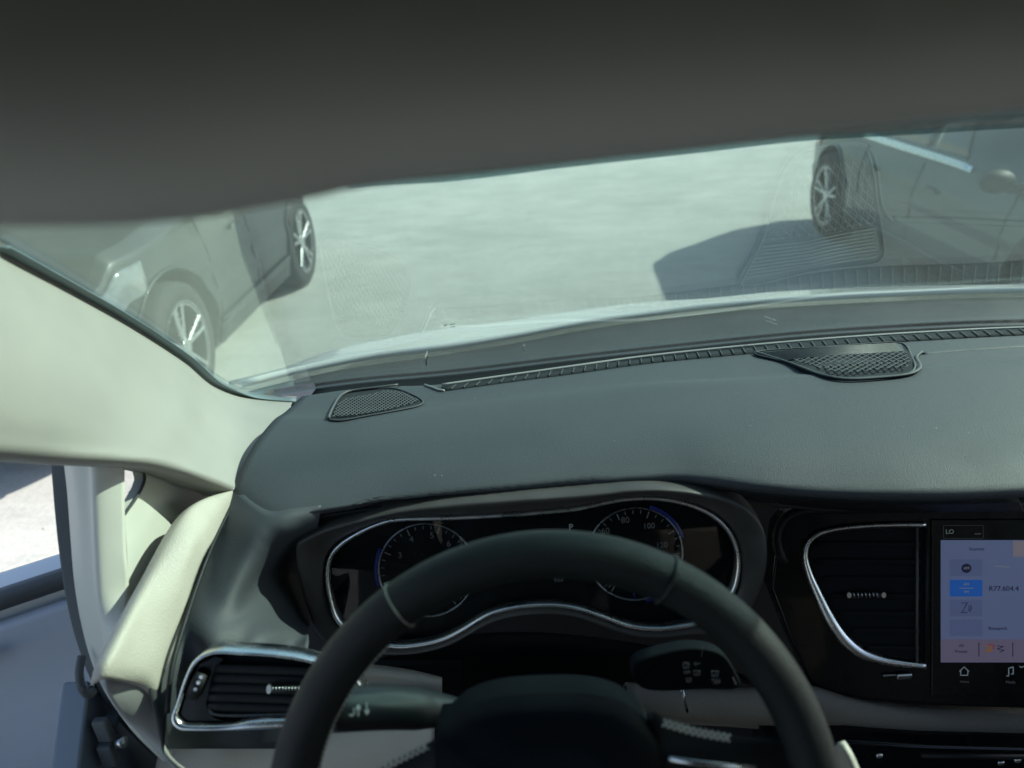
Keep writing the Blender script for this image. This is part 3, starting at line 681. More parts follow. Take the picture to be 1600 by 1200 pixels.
# ---- left air vent
VN = Vector((.12, -.88, .46)).normalized(); VP = PX(300, 1090, -.305)
def onV(x, y, h=0.0): return PP(x, y, VP + VN * h, VN)
VUX = (onV(460, 1080) - onV(320, 1080)).normalized(); VUY = VN.cross(VUX).normalized()
def build_left_vent():
    outer = [(330, 1018), (304, 1031), (289, 1058), (275, 1100), (267, 1126), (276, 1139), (300, 1142), (370, 1141), (440, 1139), (520, 1135), (566, 1128), (574, 1100), (560, 1062), (530, 1044), (490, 1031), (440, 1022), (380, 1018)]
    inner = [(334, 1023), (310, 1036), (297, 1060), (284, 1098), (278, 1118), (286, 1129), (310, 1131), (360, 1130), (390, 1124), (420, 1121), (520, 1118), (552, 1114), (562, 1098), (550, 1068), (524, 1050), (486, 1037), (436, 1028), (380, 1024)]
    n = 120
    O = cr([onV(x, y, .002) for x, y in outer], n, True)
    I = [onV(x, y, .0) for x, y in inner]; I = cr(I, n, True)
    M_ = [a.lerp(b, .45) + VN * .004 for a, b in zip(O, I)]
    me = gridmesh([[p - VN * .03 for p in O], O, M_, I, [p - VN * .02 for p in I]], closed_u=True)
    o = link('air_vent', me, CHROME, VAN); o['label'] = 'left air vent in its satin silver frame beside the steering wheel'
    slab('vent_recess', [p - VN * .012 for p in I], .004, PORT, o, nrm=VN)
    # gloss surround with the blade opening
    sl_ = slab('vent_face', [onV(x, y, -.004) for x, y in [(336, 1026), (312, 1038), (300, 1062), (287, 1100), (282, 1117), (289, 1127), (312, 1128), (350, 1127), (335, 1122), (324, 1112), (322, 1100), (330, 1060), (338, 1040), (350, 1030)]], .006, GLOSS, o, nrm=VN)
    for k in range(5):
        y = 1048 + k * 15
        L = cr([onV(332 - k * 2, y - 4, -.006), onV(440, y, -.006), onV(552, y + 6, -.006)], 16)
        sweep('louver', L, DASHD, o, r=.0042, r2=.0016, up=VN)
    kb = sweep('vent_knob', [onV(418, 1077, .001), onV(480, 1076, .001)], DASHD, o, r=.0035, r2=.003, up=VN)
    c = onV(420, 1077, .004); slab('knob_cap', [c + VUX * math.cos(t * .524) * .0022 + VUY * math.sin(t * .524) * .0042 for t in range(12)], .003, BRITE, o, nrm=VN)
    for k in range(9): sweep('knob_rib', [onV(426 + k * 5, 1073.5, .004), onV(427 + k * 5, 1079, .004)], METR, o, r=.0006)
    th = sweep('thumbwheel', [onV(316, 1052, .0), onV(307, 1070, .003), onV(300, 1088, .0)], DASHD, o, r=.0062, r2=.005, up=VN)
    for x, y in ((314, 1058), (309.5, 1067), (305, 1077)):
        c = onV(x, y, .0085); slab('thumbwheel_dot', [c + VUX * math.cos(t * .785) * .0016 + VUY * math.sin(t * .785) * .0017 for t in range(8)], .002, BRITE if y < 1070 else METR, o, nrm=VN)
    sweep('vent_lip', cr([onV(x, y, -.004) for x, y in [(326, 1108), (330, 1114), (340, 1117), (420, 1117), (520, 1112)]], 24), GRILLE, o, r=.0012)
build_left_vent()

# ---- steering wheel
WT = rad(27); WN = Vector((0, -math.cos(WT), math.sin(WT))); WC = Vector((.011, .352, 1.111)); WU = Vector((1, 0, 0)); WV = WU.cross(-WN).normalized()
if WV.z < 0: WV = -WV
def onW(x, y, h=0.0): return PP(x, y, WC + WN * h, WN)
def wp(u, v, h=0.0): return WC + WU * u + WV * v + WN * h
def build_wheel():
    RO, ra, rb = .197, .0165, .0180
    root = sweep('steering_wheel', [wp((RO - ra) * math.cos(a * math.pi / 80), (RO - ra) * math.sin(a * math.pi / 80)) for a in range(160)], LEATH, VAN, r=ra, r2=rb, up=WN, n=28, closed=True)
    root['label'] = 'dark leather steering wheel with pale stitching'
    # section seams around the rim
    def seam(a, m, r=.0009):
        c = wp((RO - ra) * math.cos(a), (RO - ra) * math.sin(a)); er = (WU * math.cos(a) + WV * math.sin(a))
        sweep('rim_seam', [c + er * (ra + .0003) * math.cos(t * math.pi / 20) + WN * (rb + .0003) * math.sin(t * math.pi / 20) for t in range(40)], m, root, r=r, closed=True)
    def ang(x, y): p = onW(x, y) - WC; return math.atan2(p.dot(WV), p.dot(WU))
    seam(ang(615, 932), mat('dull_thread', (0.20, 0.20, 0.17), 0.8, var=0.1), .0006); seam(ang(1050, 885), DASHD, .0016)
    # stitching along the inner edge of the rim, left side
    def stitch(P, name='stitching', w_=.0011, parent=root):
        bm = bmesh.new()
        for i in range(0, len(P) - 1, 2):
            a, b = P[i], P[i + 1]; d = b - a
            boxmesh(bm, (a + b) / 2, (w_, d.length * 1.2, w_), d.to_track_quat('Y', 'Z').to_matrix())
        return bmobj(name, bm, THREAD, parent)
    a0, a1 = ang(612, 1010), ang(470, 1235)
    n_ = 60
    stitch([wp((RO - 2 * ra + .0006) * math.cos(a0 + (a1 - a0) * i / n_), (RO - 2 * ra + .0006) * math.sin(a0 + (a1 - a0) * i / n_), .004) for i in range(n_)], w_=.0012)
    # hub / airbag cover
    hub_px = [(697, 1140), (722, 1118), (770, 1100), (850, 1092), (930, 1094), (980, 1108), (1010, 1132), (1034, 1165), (1042, 1200), (1040, 1290), (1000, 1370), (860, 1400), (720, 1370), (684, 1290), (678, 1200), (682, 1140)]
    O = cr([onW(x, y, -.004) for x, y in hub_px], 64, True); cen = onW(860, 1225, -.004)
    rows = [[p - WN * .05 for p in O], [p - WN * .012 for p in O]]
    for s, h in ((.985, .002), (.93, .012), (.8, .019), (.55, .024), (.25, .026), (.02, .026)): rows.append([cen + (p - cen) * s + WN * h for p in O])
    link('airbag_cover', gridmesh(rows, closed_u=True), AIRB, root)
    # spokes
    def spoke(top, bot, m=LEATH):
        T = [onW(x, y, -.010) for x, y in top]; B = [onW(x, y, -.010) for x, y in bot]
        mid = [a.lerp(b, .5) + WN * .012 for a, b in zip(T, B)]
        return loft('spoke', [T, mid, B], m, root, nu=20, nv=14, thick=.014)[0]
    s1 = spoke([(470, 1262), (560, 1215), (620, 1185), (690, 1150)], [(470, 1330), (560, 1320), (620, 1310), (690, 1300)])
    s2 = spoke([(1020, 1112), (1090, 1140), (1170, 1152), (1250, 1158)], [(1020, 1290), (1090, 1290), (1170, 1290), (1250, 1290)])
    def zig(P, amp, name):
        bm = bmesh.new()
        for i in range(len(P) - 1):
            d = (P[i + 1] - P[i]); s = d.cross(WN).normalized()
            for sg in (1, -1):
                a = P[i] + s * amp * sg * (1 if i % 2 else -1); b = P[i + 1] - s * amp * sg * (1 if i % 2 else -1); e = b - a
                boxmesh(bm, (a + b) / 2 + WN * .001, (.0012, e.length, .0012), e.to_track_quat('Y', 'Z').to_matrix())
        return bmobj(name, bm, THREAD, root)
    zig(cr([onW(x, y, -.001) for x, y in [(575, 1215), (615, 1190), (668, 1164)]], 12), .0026, 'spoke_stitching')
    zig(cr([onW(x, y, .0) for x, y in [(1036, 1128), (1085, 1142), (1140, 1152)]], 12), .0026, 'spoke_stitching')
    # switch trim on the right spoke
    sweep('switch_trim', [onW(1045, 1186, .006), onW(1100, 1194, .006), onW(1180, 1202, .006)], METR, root, r=.0022, r2=.0015, up=WN)
    return root
SW = build_wheel()

# ---- steering column and stalks
def build_column():
    a = wp(0, -.03, -.06); b = PY(860, 1110, .80)
    rows = []
    d = (b - a); ux = Vector((1, 0, 0)); uy = ux.cross(d).normalized(); 
    if uy.z < 0: uy = -uy
    for k in range(10):
        t = k / 9; c = a.lerp(b, t); wx = .065 + .03 * t; hy = .030 + .012 * t
        rows.append([c + ux * (abs(math.cos(q)) ** .6 * math.copysign(1, math.cos(q)) * wx) + uy * (abs(math.sin(q)) ** .6 * math.copysign(1, math.sin(q)) * hy) for q in [i * math.pi / 18 for i in range(36)]])
    me = gridmesh(rows, closed_u=True); col = link('steering_column', me, DASHD, VAN)
    md = col.modifiers.new('t', 'SOLIDIFY'); md.thickness = .003; md.offset = -1
    # left stalk: stout barrel with printed light symbols
    P = cr([PD(740, 1115, .62), PD(670, 1108, .60), PD(600, 1105, .575), PD(520, 1108, .56)], 30)
    st = sweep('light_stalk', P, mat('stalk_plastic', (.012, .014, .016), .36, spec=.4, bump=(1500, .3, 'grain'), var=.08), VAN, r=.0165, r2=.0155, n=24, rfun=lambda t: .55 + .45 * min(1, t * 2.2))
    tr = bvh_of(st)
    def onst(x, y, h=.0006):
        dd = ray(x, y).normalized(); r = tr.ray_cast(CAM, dd)
        return (r[0] - dd * h) if r[0] is not None else PD(x, y, .56)
    marks('stalk_symbol', [[(560, 1118), (560, 1104)], [(557, 1108), (560, 1102), (563, 1108)], [(558.5, 1106), (561.5, 1106)]], onst, .0011, PRINT, st, -FW)
    marks('stalk_symbol', [[(573, 1099), (573, 1102)], [(573, 1104), (573, 1107)], [(573, 1109), (573, 1116)], [(570, 1110), (573, 1116), (576, 1110)], [(571.5, 1112), (574.5, 1112)]], onst, .0009, PRINT, st, -FW)
    marks('stalk_symbol', [[(546, 1117), (550, 1118), (553, 1115), (554, 1111), (552, 1107)]], onst, .0010, PRINT, st, -FW)
    # right stalk: flat paddle with wiper symbols
    loopr = [(990, 1040), (1050, 1016), (1095, 1012), (1130, 1022), (1150, 1050), (1158, 1074), (1100, 1078), (1000, 1074)]
    rp = slab('wiper_stalk', cr([PD(x, y, .66) for x, y in loopr], 40, True), .022, AIRB, VAN, nrm=-FW, bevel=.004)
    f = lambda x, y: PD(x, y, .6590)
    def wip(cx, cy, s=1.0): return [[(cx - 5 * s, cy - 4 * s), (cx + 5 * s, cy - 4 * s), (cx + 4 * s, cy + 3 * s), (cx - 4 * s, cy + 3 * s), (cx - 5 * s, cy - 4 * s)], [(cx - 2 * s, cy + 2 * s), (cx + 3 * s, cy - 2 * s)]]
    marks('stalk_symbol', wip(1072, 1041) + [[(1068, 1035), (1076, 1035)]], f, .0005, DIM, rp, -FW)
    marks('stalk_symbol', wip(1089, 1052) + wip(1117, 1053, 1.1), f, .0005, DIM, rp, -FW)
    marks('stalk_symbol', [[(1084, 1037), (1088, 1035), (1088, 1040), (1084, 1037)], [(1090, 1038), (1094, 1036)]], f, .0005, DIM, rp, -FW)
    marks('stalk_symbol', wip(1076, 1063, .8), f, .0005, DIM, rp, -FW)
    text('stalk_label', 'OFF', PD(1073, 1051, .6588), RT, UP, .0035, DIM, rp); text('stalk_label', 'PULL', PD(1119, 1063, .6588), RT, UP, .0035, DIM, rp)
    text('stalk_label', 'MIST', PD(1120, 1067.5, .6588), RT, UP, .0028, DIM, rp)
    marks('stalk_tick', [[(1145, 1058), (1150, 1069)]], f, .0010, METR, rp, -FW)
    marks('stalk_tick', [[(1098, 1012), (1096, 1026)]], f, .0006, METR, rp, -FW)
build_column()

# ---- A-pillar trim on the left
def build_pillar():
    top = [PG(x, y, .004) for x, y in [(-260, 250), (-120, 315), (0, 388), (100, 443), (200, 500), (290, 560), (338, 600), (385, 617), (425, 622), (460, 624)]]
    bd = [(-260, 700, .46), (-120, 700, .53), (0, 702, .60), (110, 712, .68), (180, 716, .73), (230, 720, .765), (285, 733, .82), (325, 748, .86), (350, 758, .885), (364, 765, .90)]
    bot = [PD(*q) for q in bd]
    T = cr(top, 50); B = cr(bot, 50)
    side = Vector((1, -.35, -.15)).normalized()
    rows = [[p + Vector((.004, .004, .003)) for p in T], T]
    for t, h in ((.15, .010), (.35, .020), (.6, .024), (.82, .016), (.94, .006)):
        rows.append([a.lerp(b, t) + side * h * (1 - .75 * (i / 49) ** 2) for i, (a, b) in enumerate(zip(T, B))])
    rows += [B, [p + Vector((-.010, .004, -.010)) for p in B], [p + Vector((-.04, .01, -.012)) for p in B]]
    o, _ = loft('pillar_trim', rows, PILL, VAN, nu=70, nv=50, thick=.0, flip=False)
    # right edge returning to the dash is cut along the photo edge
    # dark gasket between glass and trim
    sweep('glass_gasket', [p + Vector((.004, -.004, .001)) for p in cr(top[2:], 60)], mat('gasket_blue_black', (.16, .21, .23), .6, var=.1, vscale=30), o, r=.009, r2=.0022)
    # flap closing the dash corner
    E = [PG(460, 624, .006), PZ(430, 668, 1.117), PZ(400, 716, 1.132), PZ(383, 742, 1.136), PD(364, 765, .897)]
    W_ = [PG(440, 622, .02), PD(400, 668, .93), PD(372, 716, .90), PD(360, 742, .885), PD(352, 759, .88)]
    return o
PT = build_pillar()
# ---- side structures below the pillar, left of the dash
def S3(pts, x): return [PX(a, b, x) for a, b in pts]
def build_side():
    XN = Vector((1, 0, 0))
    # padded end of the door sill / dash side: cream leather strip
    L = [(366, 766), (300, 792), (232, 905), (190, 985), (164, 1040), (160, 1062)]
    Rr = [(368, 768), (306, 845), (272, 935), (252, 1000), (228, 1060), (222, 1075)]
    xl = [-.337, -.352, -.36, -.362, -.362, -.364]; xr = [-.334, -.337, -.341, -.344, -.347, -.352]
    A = [PX(*p, x) for p, x in zip(L, xl)]; B = [PX(*p, x) for p, x in zip(Rr, xr)]
    A = cr(A, 40); B = cr(B, 40); M_ = [a.lerp(b, .5) + Vector((.0, -.001, .003)) for a, b in zip(A, B)]
    rows = [[p + Vector((-.012, 0, -.006)) for p in A], A, M_, B, [p + Vector((.004, .004, -.02)) for p in B]]
    pad, _ = loft('side_pad', rows, CREAM, VAN, nu=60, nv=24, thick=.003)
    # dark gap between side pad and dash
    gl = [(368, 769), (304, 850), (275, 935), (256, 1000), (232, 1062), (236, 1100)]; gr = [(366, 772), (330, 862), (292, 960), (272, 1050), (262, 1110), (256, 1180)]
    loft('door_gap_seal', [[PX(a, b, -.348) for a, b in gl], [PX(a, b, -.336) for a, b in gr]], SEAL, VAN, nu=30, nv=6, thick=.004)
    # lower side cover (shaded) below the pad
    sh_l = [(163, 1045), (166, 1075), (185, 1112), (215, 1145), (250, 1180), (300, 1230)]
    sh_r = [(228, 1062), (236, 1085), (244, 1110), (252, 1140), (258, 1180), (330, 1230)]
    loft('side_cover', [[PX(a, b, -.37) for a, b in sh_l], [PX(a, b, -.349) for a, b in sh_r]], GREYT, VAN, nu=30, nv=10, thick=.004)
    # triangular sail panel with the quarter glass
    sail = [(194, 802), (214, 775), (222, 760), (226, 748), (224, 738), (216, 727), (212, 720), (260, 716), (320, 730), (364, 762), (318, 800), (270, 915), (215, 1030), (203, 1000), (199, 860)]
    sp = slab('sail_panel', S3(sail, -.395), .012, PLAS, VAN, nrm=XN, bevel=.002)
    tri = [(190, 720), (216, 724), (228, 740), (228, 752), (224, 765), (192, 812)]
    qg = slab('quarter_window', S3(tri, -.410), .004, CLEAR, VAN, nrm=XN)
    fr = cr(S3([(194, 804), (214, 776), (222, 761), (226, 748), (224, 738), (216, 727)], -.3935), 30)
    sweep('window_frame', fr, SEAL, qg, r=.0016)
    pf = lambda x, y: PX(x, y, -.4085)
    marks('etched_print', [[(201, 770), (214, 753)], [(202, 775), (206, 770)], [(208, 767), (212, 762)], [(210, 758), (217, 750)], [(216, 756), (219, 751)], [(200, 777), (203, 779)], [(194, 780), (197, 783)], [(195, 789), (198, 791)]], pf, .0018, SEAL, qg, XN)
    # inner post strip
    pl = [(112, 712), (120, 780), (126, 860), (132, 930), (142, 990), (156, 1045), (176, 1095), (210, 1145), (255, 1190)]
    pr_ = [(147, 712), (148, 790), (150, 860), (154, 930), (162, 990), (172, 1040), (190, 1085), (222, 1130), (262, 1180)]
    p3 = [(195, 712), (195, 800), (197, 860), (201, 930), (186, 985), (176, 1040), (192, 1085), (224, 1130), (264, 1180)]
    K = lambda i, x0, x1: x0 + (x1 - x0) * (max(0, i - 3) / 6) ** 1.3
    pr_ = pr_; a = [PX(x, y, K(i, -.440, -.40)) for i, (x, y) in enumerate(pl)]; b = [PX(x, y, K(i, -.412, -.378)) for i, (x, y) in enumerate(pr_)]; c = [PX(x, y, K(i, -.390, -.369)) for i, (x, y) in enumerate(p3)]
    post, _ = loft('door_post_trim', [[p + Vector((-.02, .02, 0)) for p in a], a, [p.lerp(q, .5) + Vector((.004, 0, 0)) for p, q in zip(a, b)], b, c], PLAS, VAN, nu=50, nv=26, thick=.004)
    # weather seal along the door opening
    s_ = [(78, 700), (84, 780), (92, 860), (104, 940), (122, 1010), (146, 1070), (180, 1120), (222, 1165), (268, 1210)]
    e_ = [(112, 705), (121, 780), (128, 860), (136, 935), (148, 995), (166, 1050), (192, 1100), (228, 1148), (275, 1195)]
    aa = [PX(x, y, K(i, -.485, -.43)) for i, (x, y) in enumerate(s_)]; bb = [PX(x, y, K(i, -.468, -.405)) for i, (x, y) in enumerate(e_)]
    loft('door_opening_seal', [aa, [p.lerp(q, .5) + Vector((.012, -.004, 0)) for p, q in zip(aa, bb)], bb], DSEAL, VAN, nu=50, nv=16, thick=.004)
    sweep('seal_bead', cr([p + Vector((.006, 0, 0)) for p in bb], 50), DSEAL, VAN, r=.004)
    # painted hinge pillar behind the seal, shade put into its grey-blue paint
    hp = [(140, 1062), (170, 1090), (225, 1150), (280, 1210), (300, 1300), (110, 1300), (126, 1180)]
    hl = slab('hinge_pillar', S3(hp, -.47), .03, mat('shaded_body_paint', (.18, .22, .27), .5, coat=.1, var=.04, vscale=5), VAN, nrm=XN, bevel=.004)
    # door hinge and check strap
    bm = bmesh.new()
    for (x, y, w_, h_) in ((162, 1140, .010, .030), (178, 1120, .030, .008), (170, 1178, .012, .030)):
        boxmesh(bm, PX(x, y, -.455), (.016, w_, h_))
    hg = bmobj('door_hinge', bm, DSEAL, VAN, bevel=.003)
    c = PX(184, 1160, -.440)
    sweep('hinge_bolt', [c, c + Vector((.008, 0, 0))], METR, hg, r=.006)
    sweep('wiring_boot', cr([PX(x, y, -.445) for x, y in [(128, 1025), (124, 1050), (128, 1075), (138, 1086), (146, 1080)]], 24), DSEAL, VAN, r=.004)
build_side()

# ---- open driver door beyond
def build_door():
    h = Vector((-.47, .80, 0)); far = Vector((-1.30, .28, 0)); dr = (far - h).normalized(); nn = Vector((dr.y, -dr.x, 0)).normalized()
    if nn.y > 0: nn = -nn
    L = (far - h).length
    def q(u, z, o_=0.0): p = h + dr * (L * u) + nn * o_; return Vector((p.x, p.y, z))
    belt0, belt1 = 1.035, 1.06
    d = slab('front_door', [q(0, .25), q(1, .22), q(1, belt1), q(0, belt0)], .07, WHITE, VAN, nrm=nn, bevel=.01)
    slab('door_inner_panel', [q(.03, .32, .02), q(.97, .30, .02), q(.97, belt1 - .02, .02), q(.03, belt0 - .02, .02)], .018, DOORM, d, nrm=nn, bevel=.008)
    sweep('door_belt_seal', [q(-.02, belt0 + .004, .004), q(1, belt1 + .004, .004)], BELT, d, r=.013, r2=.013)
    # pull pocket, handle, armrest
    slab('armrest', [q(.25, .62, .07), q(.95, .62, .07), q(.95, .70, .07), q(.25, .70, .07)], .052, DOORM, d, nrm=nn, bevel=.012)
    slab('pull_pocket', [q(.3, .48, .03), q(.8, .48, .03), q(.8, .56, .03), q(.3, .56, .03)], .012, SEAL, d, nrm=nn, bevel=.005)
    sweep('door_handle', [q(.18, .99, .035), q(.3, .992, .05), q(.4, .99, .035)], CHROME, d, r=.007)
    slab('speaker_cover', [q(.12, .40, .03), q(.5, .40, .03), q(.5, .62, .03), q(.12, .62, .03)], .012, GREYT, d, nrm=nn, bevel=.008)
    fr = cr([q(.34, belt0), q(.35, 1.16), q(.38, 1.34), q(.46, 1.60), q(.6, 1.66), q(1, 1.66), q(1, belt1)], 40)
    sweep('window_frame', fr, SEAL, d, r=.018)
    slab('door_window', [q(.35, belt0, -.03), q(1, belt1, -.03), q(1, 1.65, -.03), q(.6, 1.65, -.03), q(.47, 1.59, -.03), q(.39, 1.33, -.03), q(.36, 1.16, -.03)], .004, CLEAR, d, nrm=nn)
build_door()

# ---- roof, far side and rear of the cabin
def build_shell():
    yh = min(glass_y(.4, GTOP), 9)
    ty = [Vector((x, glass_y(x, GTOP) + .02, GTOP + .004)) for x in [-.46, -.3, 0, .3, .6, .9, 1.24]]
    hl = loft('headliner', [ty, [p + Vector((0, -.06, .012)) for p in ty], [Vector((p.x, -.6, 1.71)) for p in ty], [Vector((p.x, -2.7, 1.69)) for p in ty]], HEAD, VAN, nu=30, nv=30, thick=.01)[0]
    rf = loft('roof', [[p + Vector((0, .0, .018)) for p in ty], [Vector((p.x, -.2, 1.765)) for p in ty], [Vector((p.x, -1.4, 1.775)) for p in ty], [Vector((p.x, -2.75, 1.72)) for p in ty]], WHITE, VAN, nu=30, nv=30, thick=.012)[0]
    # left roof rail over the open door
    sweep('roof_rail', cr([Vector((-.47, .60, 1.50)), Vector((-.47, .42, 1.61)), Vector((-.47, .15, 1.69)), Vector((-.47, -.9, 1.70)), Vector((-.47, -2.7, 1.69))], 50), PILL, VAN, r=.03, r2=.035)
    # right side: door, pillar, glass
    box('passenger_door', (1.30, -.15, .64), (.10, 1.7, .80), CREAM, VAN, bevel=.02)
    box('rear_side_panel', (1.31, -1.85, .64), (.08, 1.65, .80), CREAM, VAN, bevel=.02)
    slab('passenger_window', [Vector((1.30, .72, 1.04)), Vector((1.30, -.75, 1.04)), Vector((1.26, -.75, 1.66)), Vector((1.26, .18, 1.66))], .004, CLEAR, VAN, nrm=Vector((1, 0, 0)))
    slab('rear_side_window', [Vector((1.30, -.85, 1.04)), Vector((1.30, -2.5, 1.04)), Vector((1.26, -2.5, 1.66)), Vector((1.26, -.85, 1.66))], .004, mat('privacy_glass', (.01, .012, .012), .08, var=.02), VAN, nrm=Vector((1, 0, 0)))
    sweep('window_pillar', [Vector((1.29, -.80, 1.0)), Vector((1.25, -.80, 1.7))], PILL, VAN, r=.05, r2=.04)
    sweep('right_pillar_trim', cr([Vector((1.23, 1.08, 1.07)), Vector((1.22, .80, 1.35)), Vector((1.21, .45, 1.62)), Vector((1.2, .2, 1.70))], 30), PILL, VAN, r=.04, r2=.035)
    box('rear_door', (.42, -2.75, .64), (1.76, .08, .84), CREAM, VAN, bevel=.02)
    slab('rear_window', [Vector((-.4, -2.74, 1.06)), Vector((1.24, -2.74, 1.06)), Vector((1.18, -2.68, 1.66)), Vector((-.34, -2.68, 1.66))], .004, mat('privacy_glass', (.01, .012, .012), .08, var=.02), VAN, nrm=Vector((0, -1, 0)))
    # left rear body
    box('sliding_door', (-.47, -1.75, .64), (.08, 1.9, .80), CREAM, VAN, bevel=.02)
    slab('rear_side_window', [Vector((-.47, -.85, 1.04)), Vector((-.47, -2.5, 1.04)), Vector((-.45, -2.5, 1.66)), Vector((-.45, -.85, 1.66))], .004, mat('privacy_glass', (.01, .012, .012), .08), VAN, nrm=Vector((-1, 0, 0)))
    sweep('window_pillar', [Vector((-.47, -.80, .3)), Vector((-.45, -.80, 1.7))], PILL, VAN, r=.05, r2=.06)
    box('floor', (.42, -.9, .22), (1.78, 3.7, .06), CARPET, VAN, bevel=.01)
    box('firewall', (.42, 1.15, .62), (1.74, .06, .80), CARPET, VAN, bevel=.01)
    for x, lab in ((0.0, 'driver seat behind the camera'), (.84, 'front passenger seat')):
        s = box('seat_cushion', (x, -.30, .60), (.50, .52, .16), SEATM, VAN, bevel=.05); s['label'] = lab
        b = box('seat_backrest', (x, -.68, .98), (.48, .14, .66), SEATM, VAN, bevel=.05, M=Matrix.Rotation(rad(14), 3, 'X'))
        box('headrest', (x, -.80, 1.40), (.26, .10, .18), SEATM, b, bevel=.04)
    # mirror high on the windshield is out of the frame; visors hang from the headliner
build_shell()
def build_visor():
    low = [(-330, 352), (-120, 349), (0, 347), (120, 346), (240, 341), (330, 331), (430, 314), (500, 301), (560, 287), (700, 268), (900, 247), (1100, 224), (1250, 206), (1400, 190), (1600, 168), (1800, 150)]
    deps = [.25] * len(low)
    B = [PD(x, y, d) for (x, y), d in zip(low, deps)]
    B = cr(B, 50)
    T = [Vector((p.x * 1.02, p.y + .01, 1.685)) for p in B]
    prof = [(.06, .030), (.0, .014), (-.012, .004), (.0, -.006), (.03, -.013), (.08, -.017), (.15, -.018), (.23, -.014), (.33, -.002), (.45, .022), (.6, .062), (.8, .12), (1, .17), (1, .19), (.5, .08), (.06, .030)]
    rows = [[a.lerp(b, t) + Vector((0, off, 0)) for a, b in zip(B, T)] for t, off in prof]
    o, _ = loft('sun_visor', rows, mat('visor_cloth', (0.37, 0.37, 0.345), 0.95, bump=(1500, 0.6, 'noise'), var=0.05, vscale=12), VAN, nu=60, nv=90)
build_visor()

# ================================================================== PARKED CARS
TYRE = mat('tyre_rubber', (.022, .022, .023), .8, bump=(120, .4, 'noise'), var=.15, vscale=30)
RIMM = mat('alloy_rim', (.62, .63, .64), .25, metal=1.0, var=.05, vscale=20)
RIMD = mat('rim_dark', (.04, .042, .045), .5, metal=.6, var=.1)
CGLASS = mat('car_window_glass', (.012, .016, .02), .06, spec=.9, coat=.5, var=.02)
LAMPG = mat('lamp_lens', (.16, .17, .18), .18, metal=.0, coat=.8, var=.15, vscale=50)
REDL = mat('tail_lamp_red', (.35, .02, .02), .15, coat=.8, var=.05)
BLKP = mat('black_cladding', (.025, .026, .028), .6, bump=(400, .4, 'grain'), var=.1)
def interp(tab, y):
    for a, b in zip(tab, tab[1:]):
        if a[0] <= y <= b[0]:
            t = (y - a[0]) / (b[0] - a[0]); t = t * t * (3 - 2 * t); return a[1] + (b[1] - a[1]) * t
    return tab[0][1] if y < tab[0][0] else tab[-1][1]
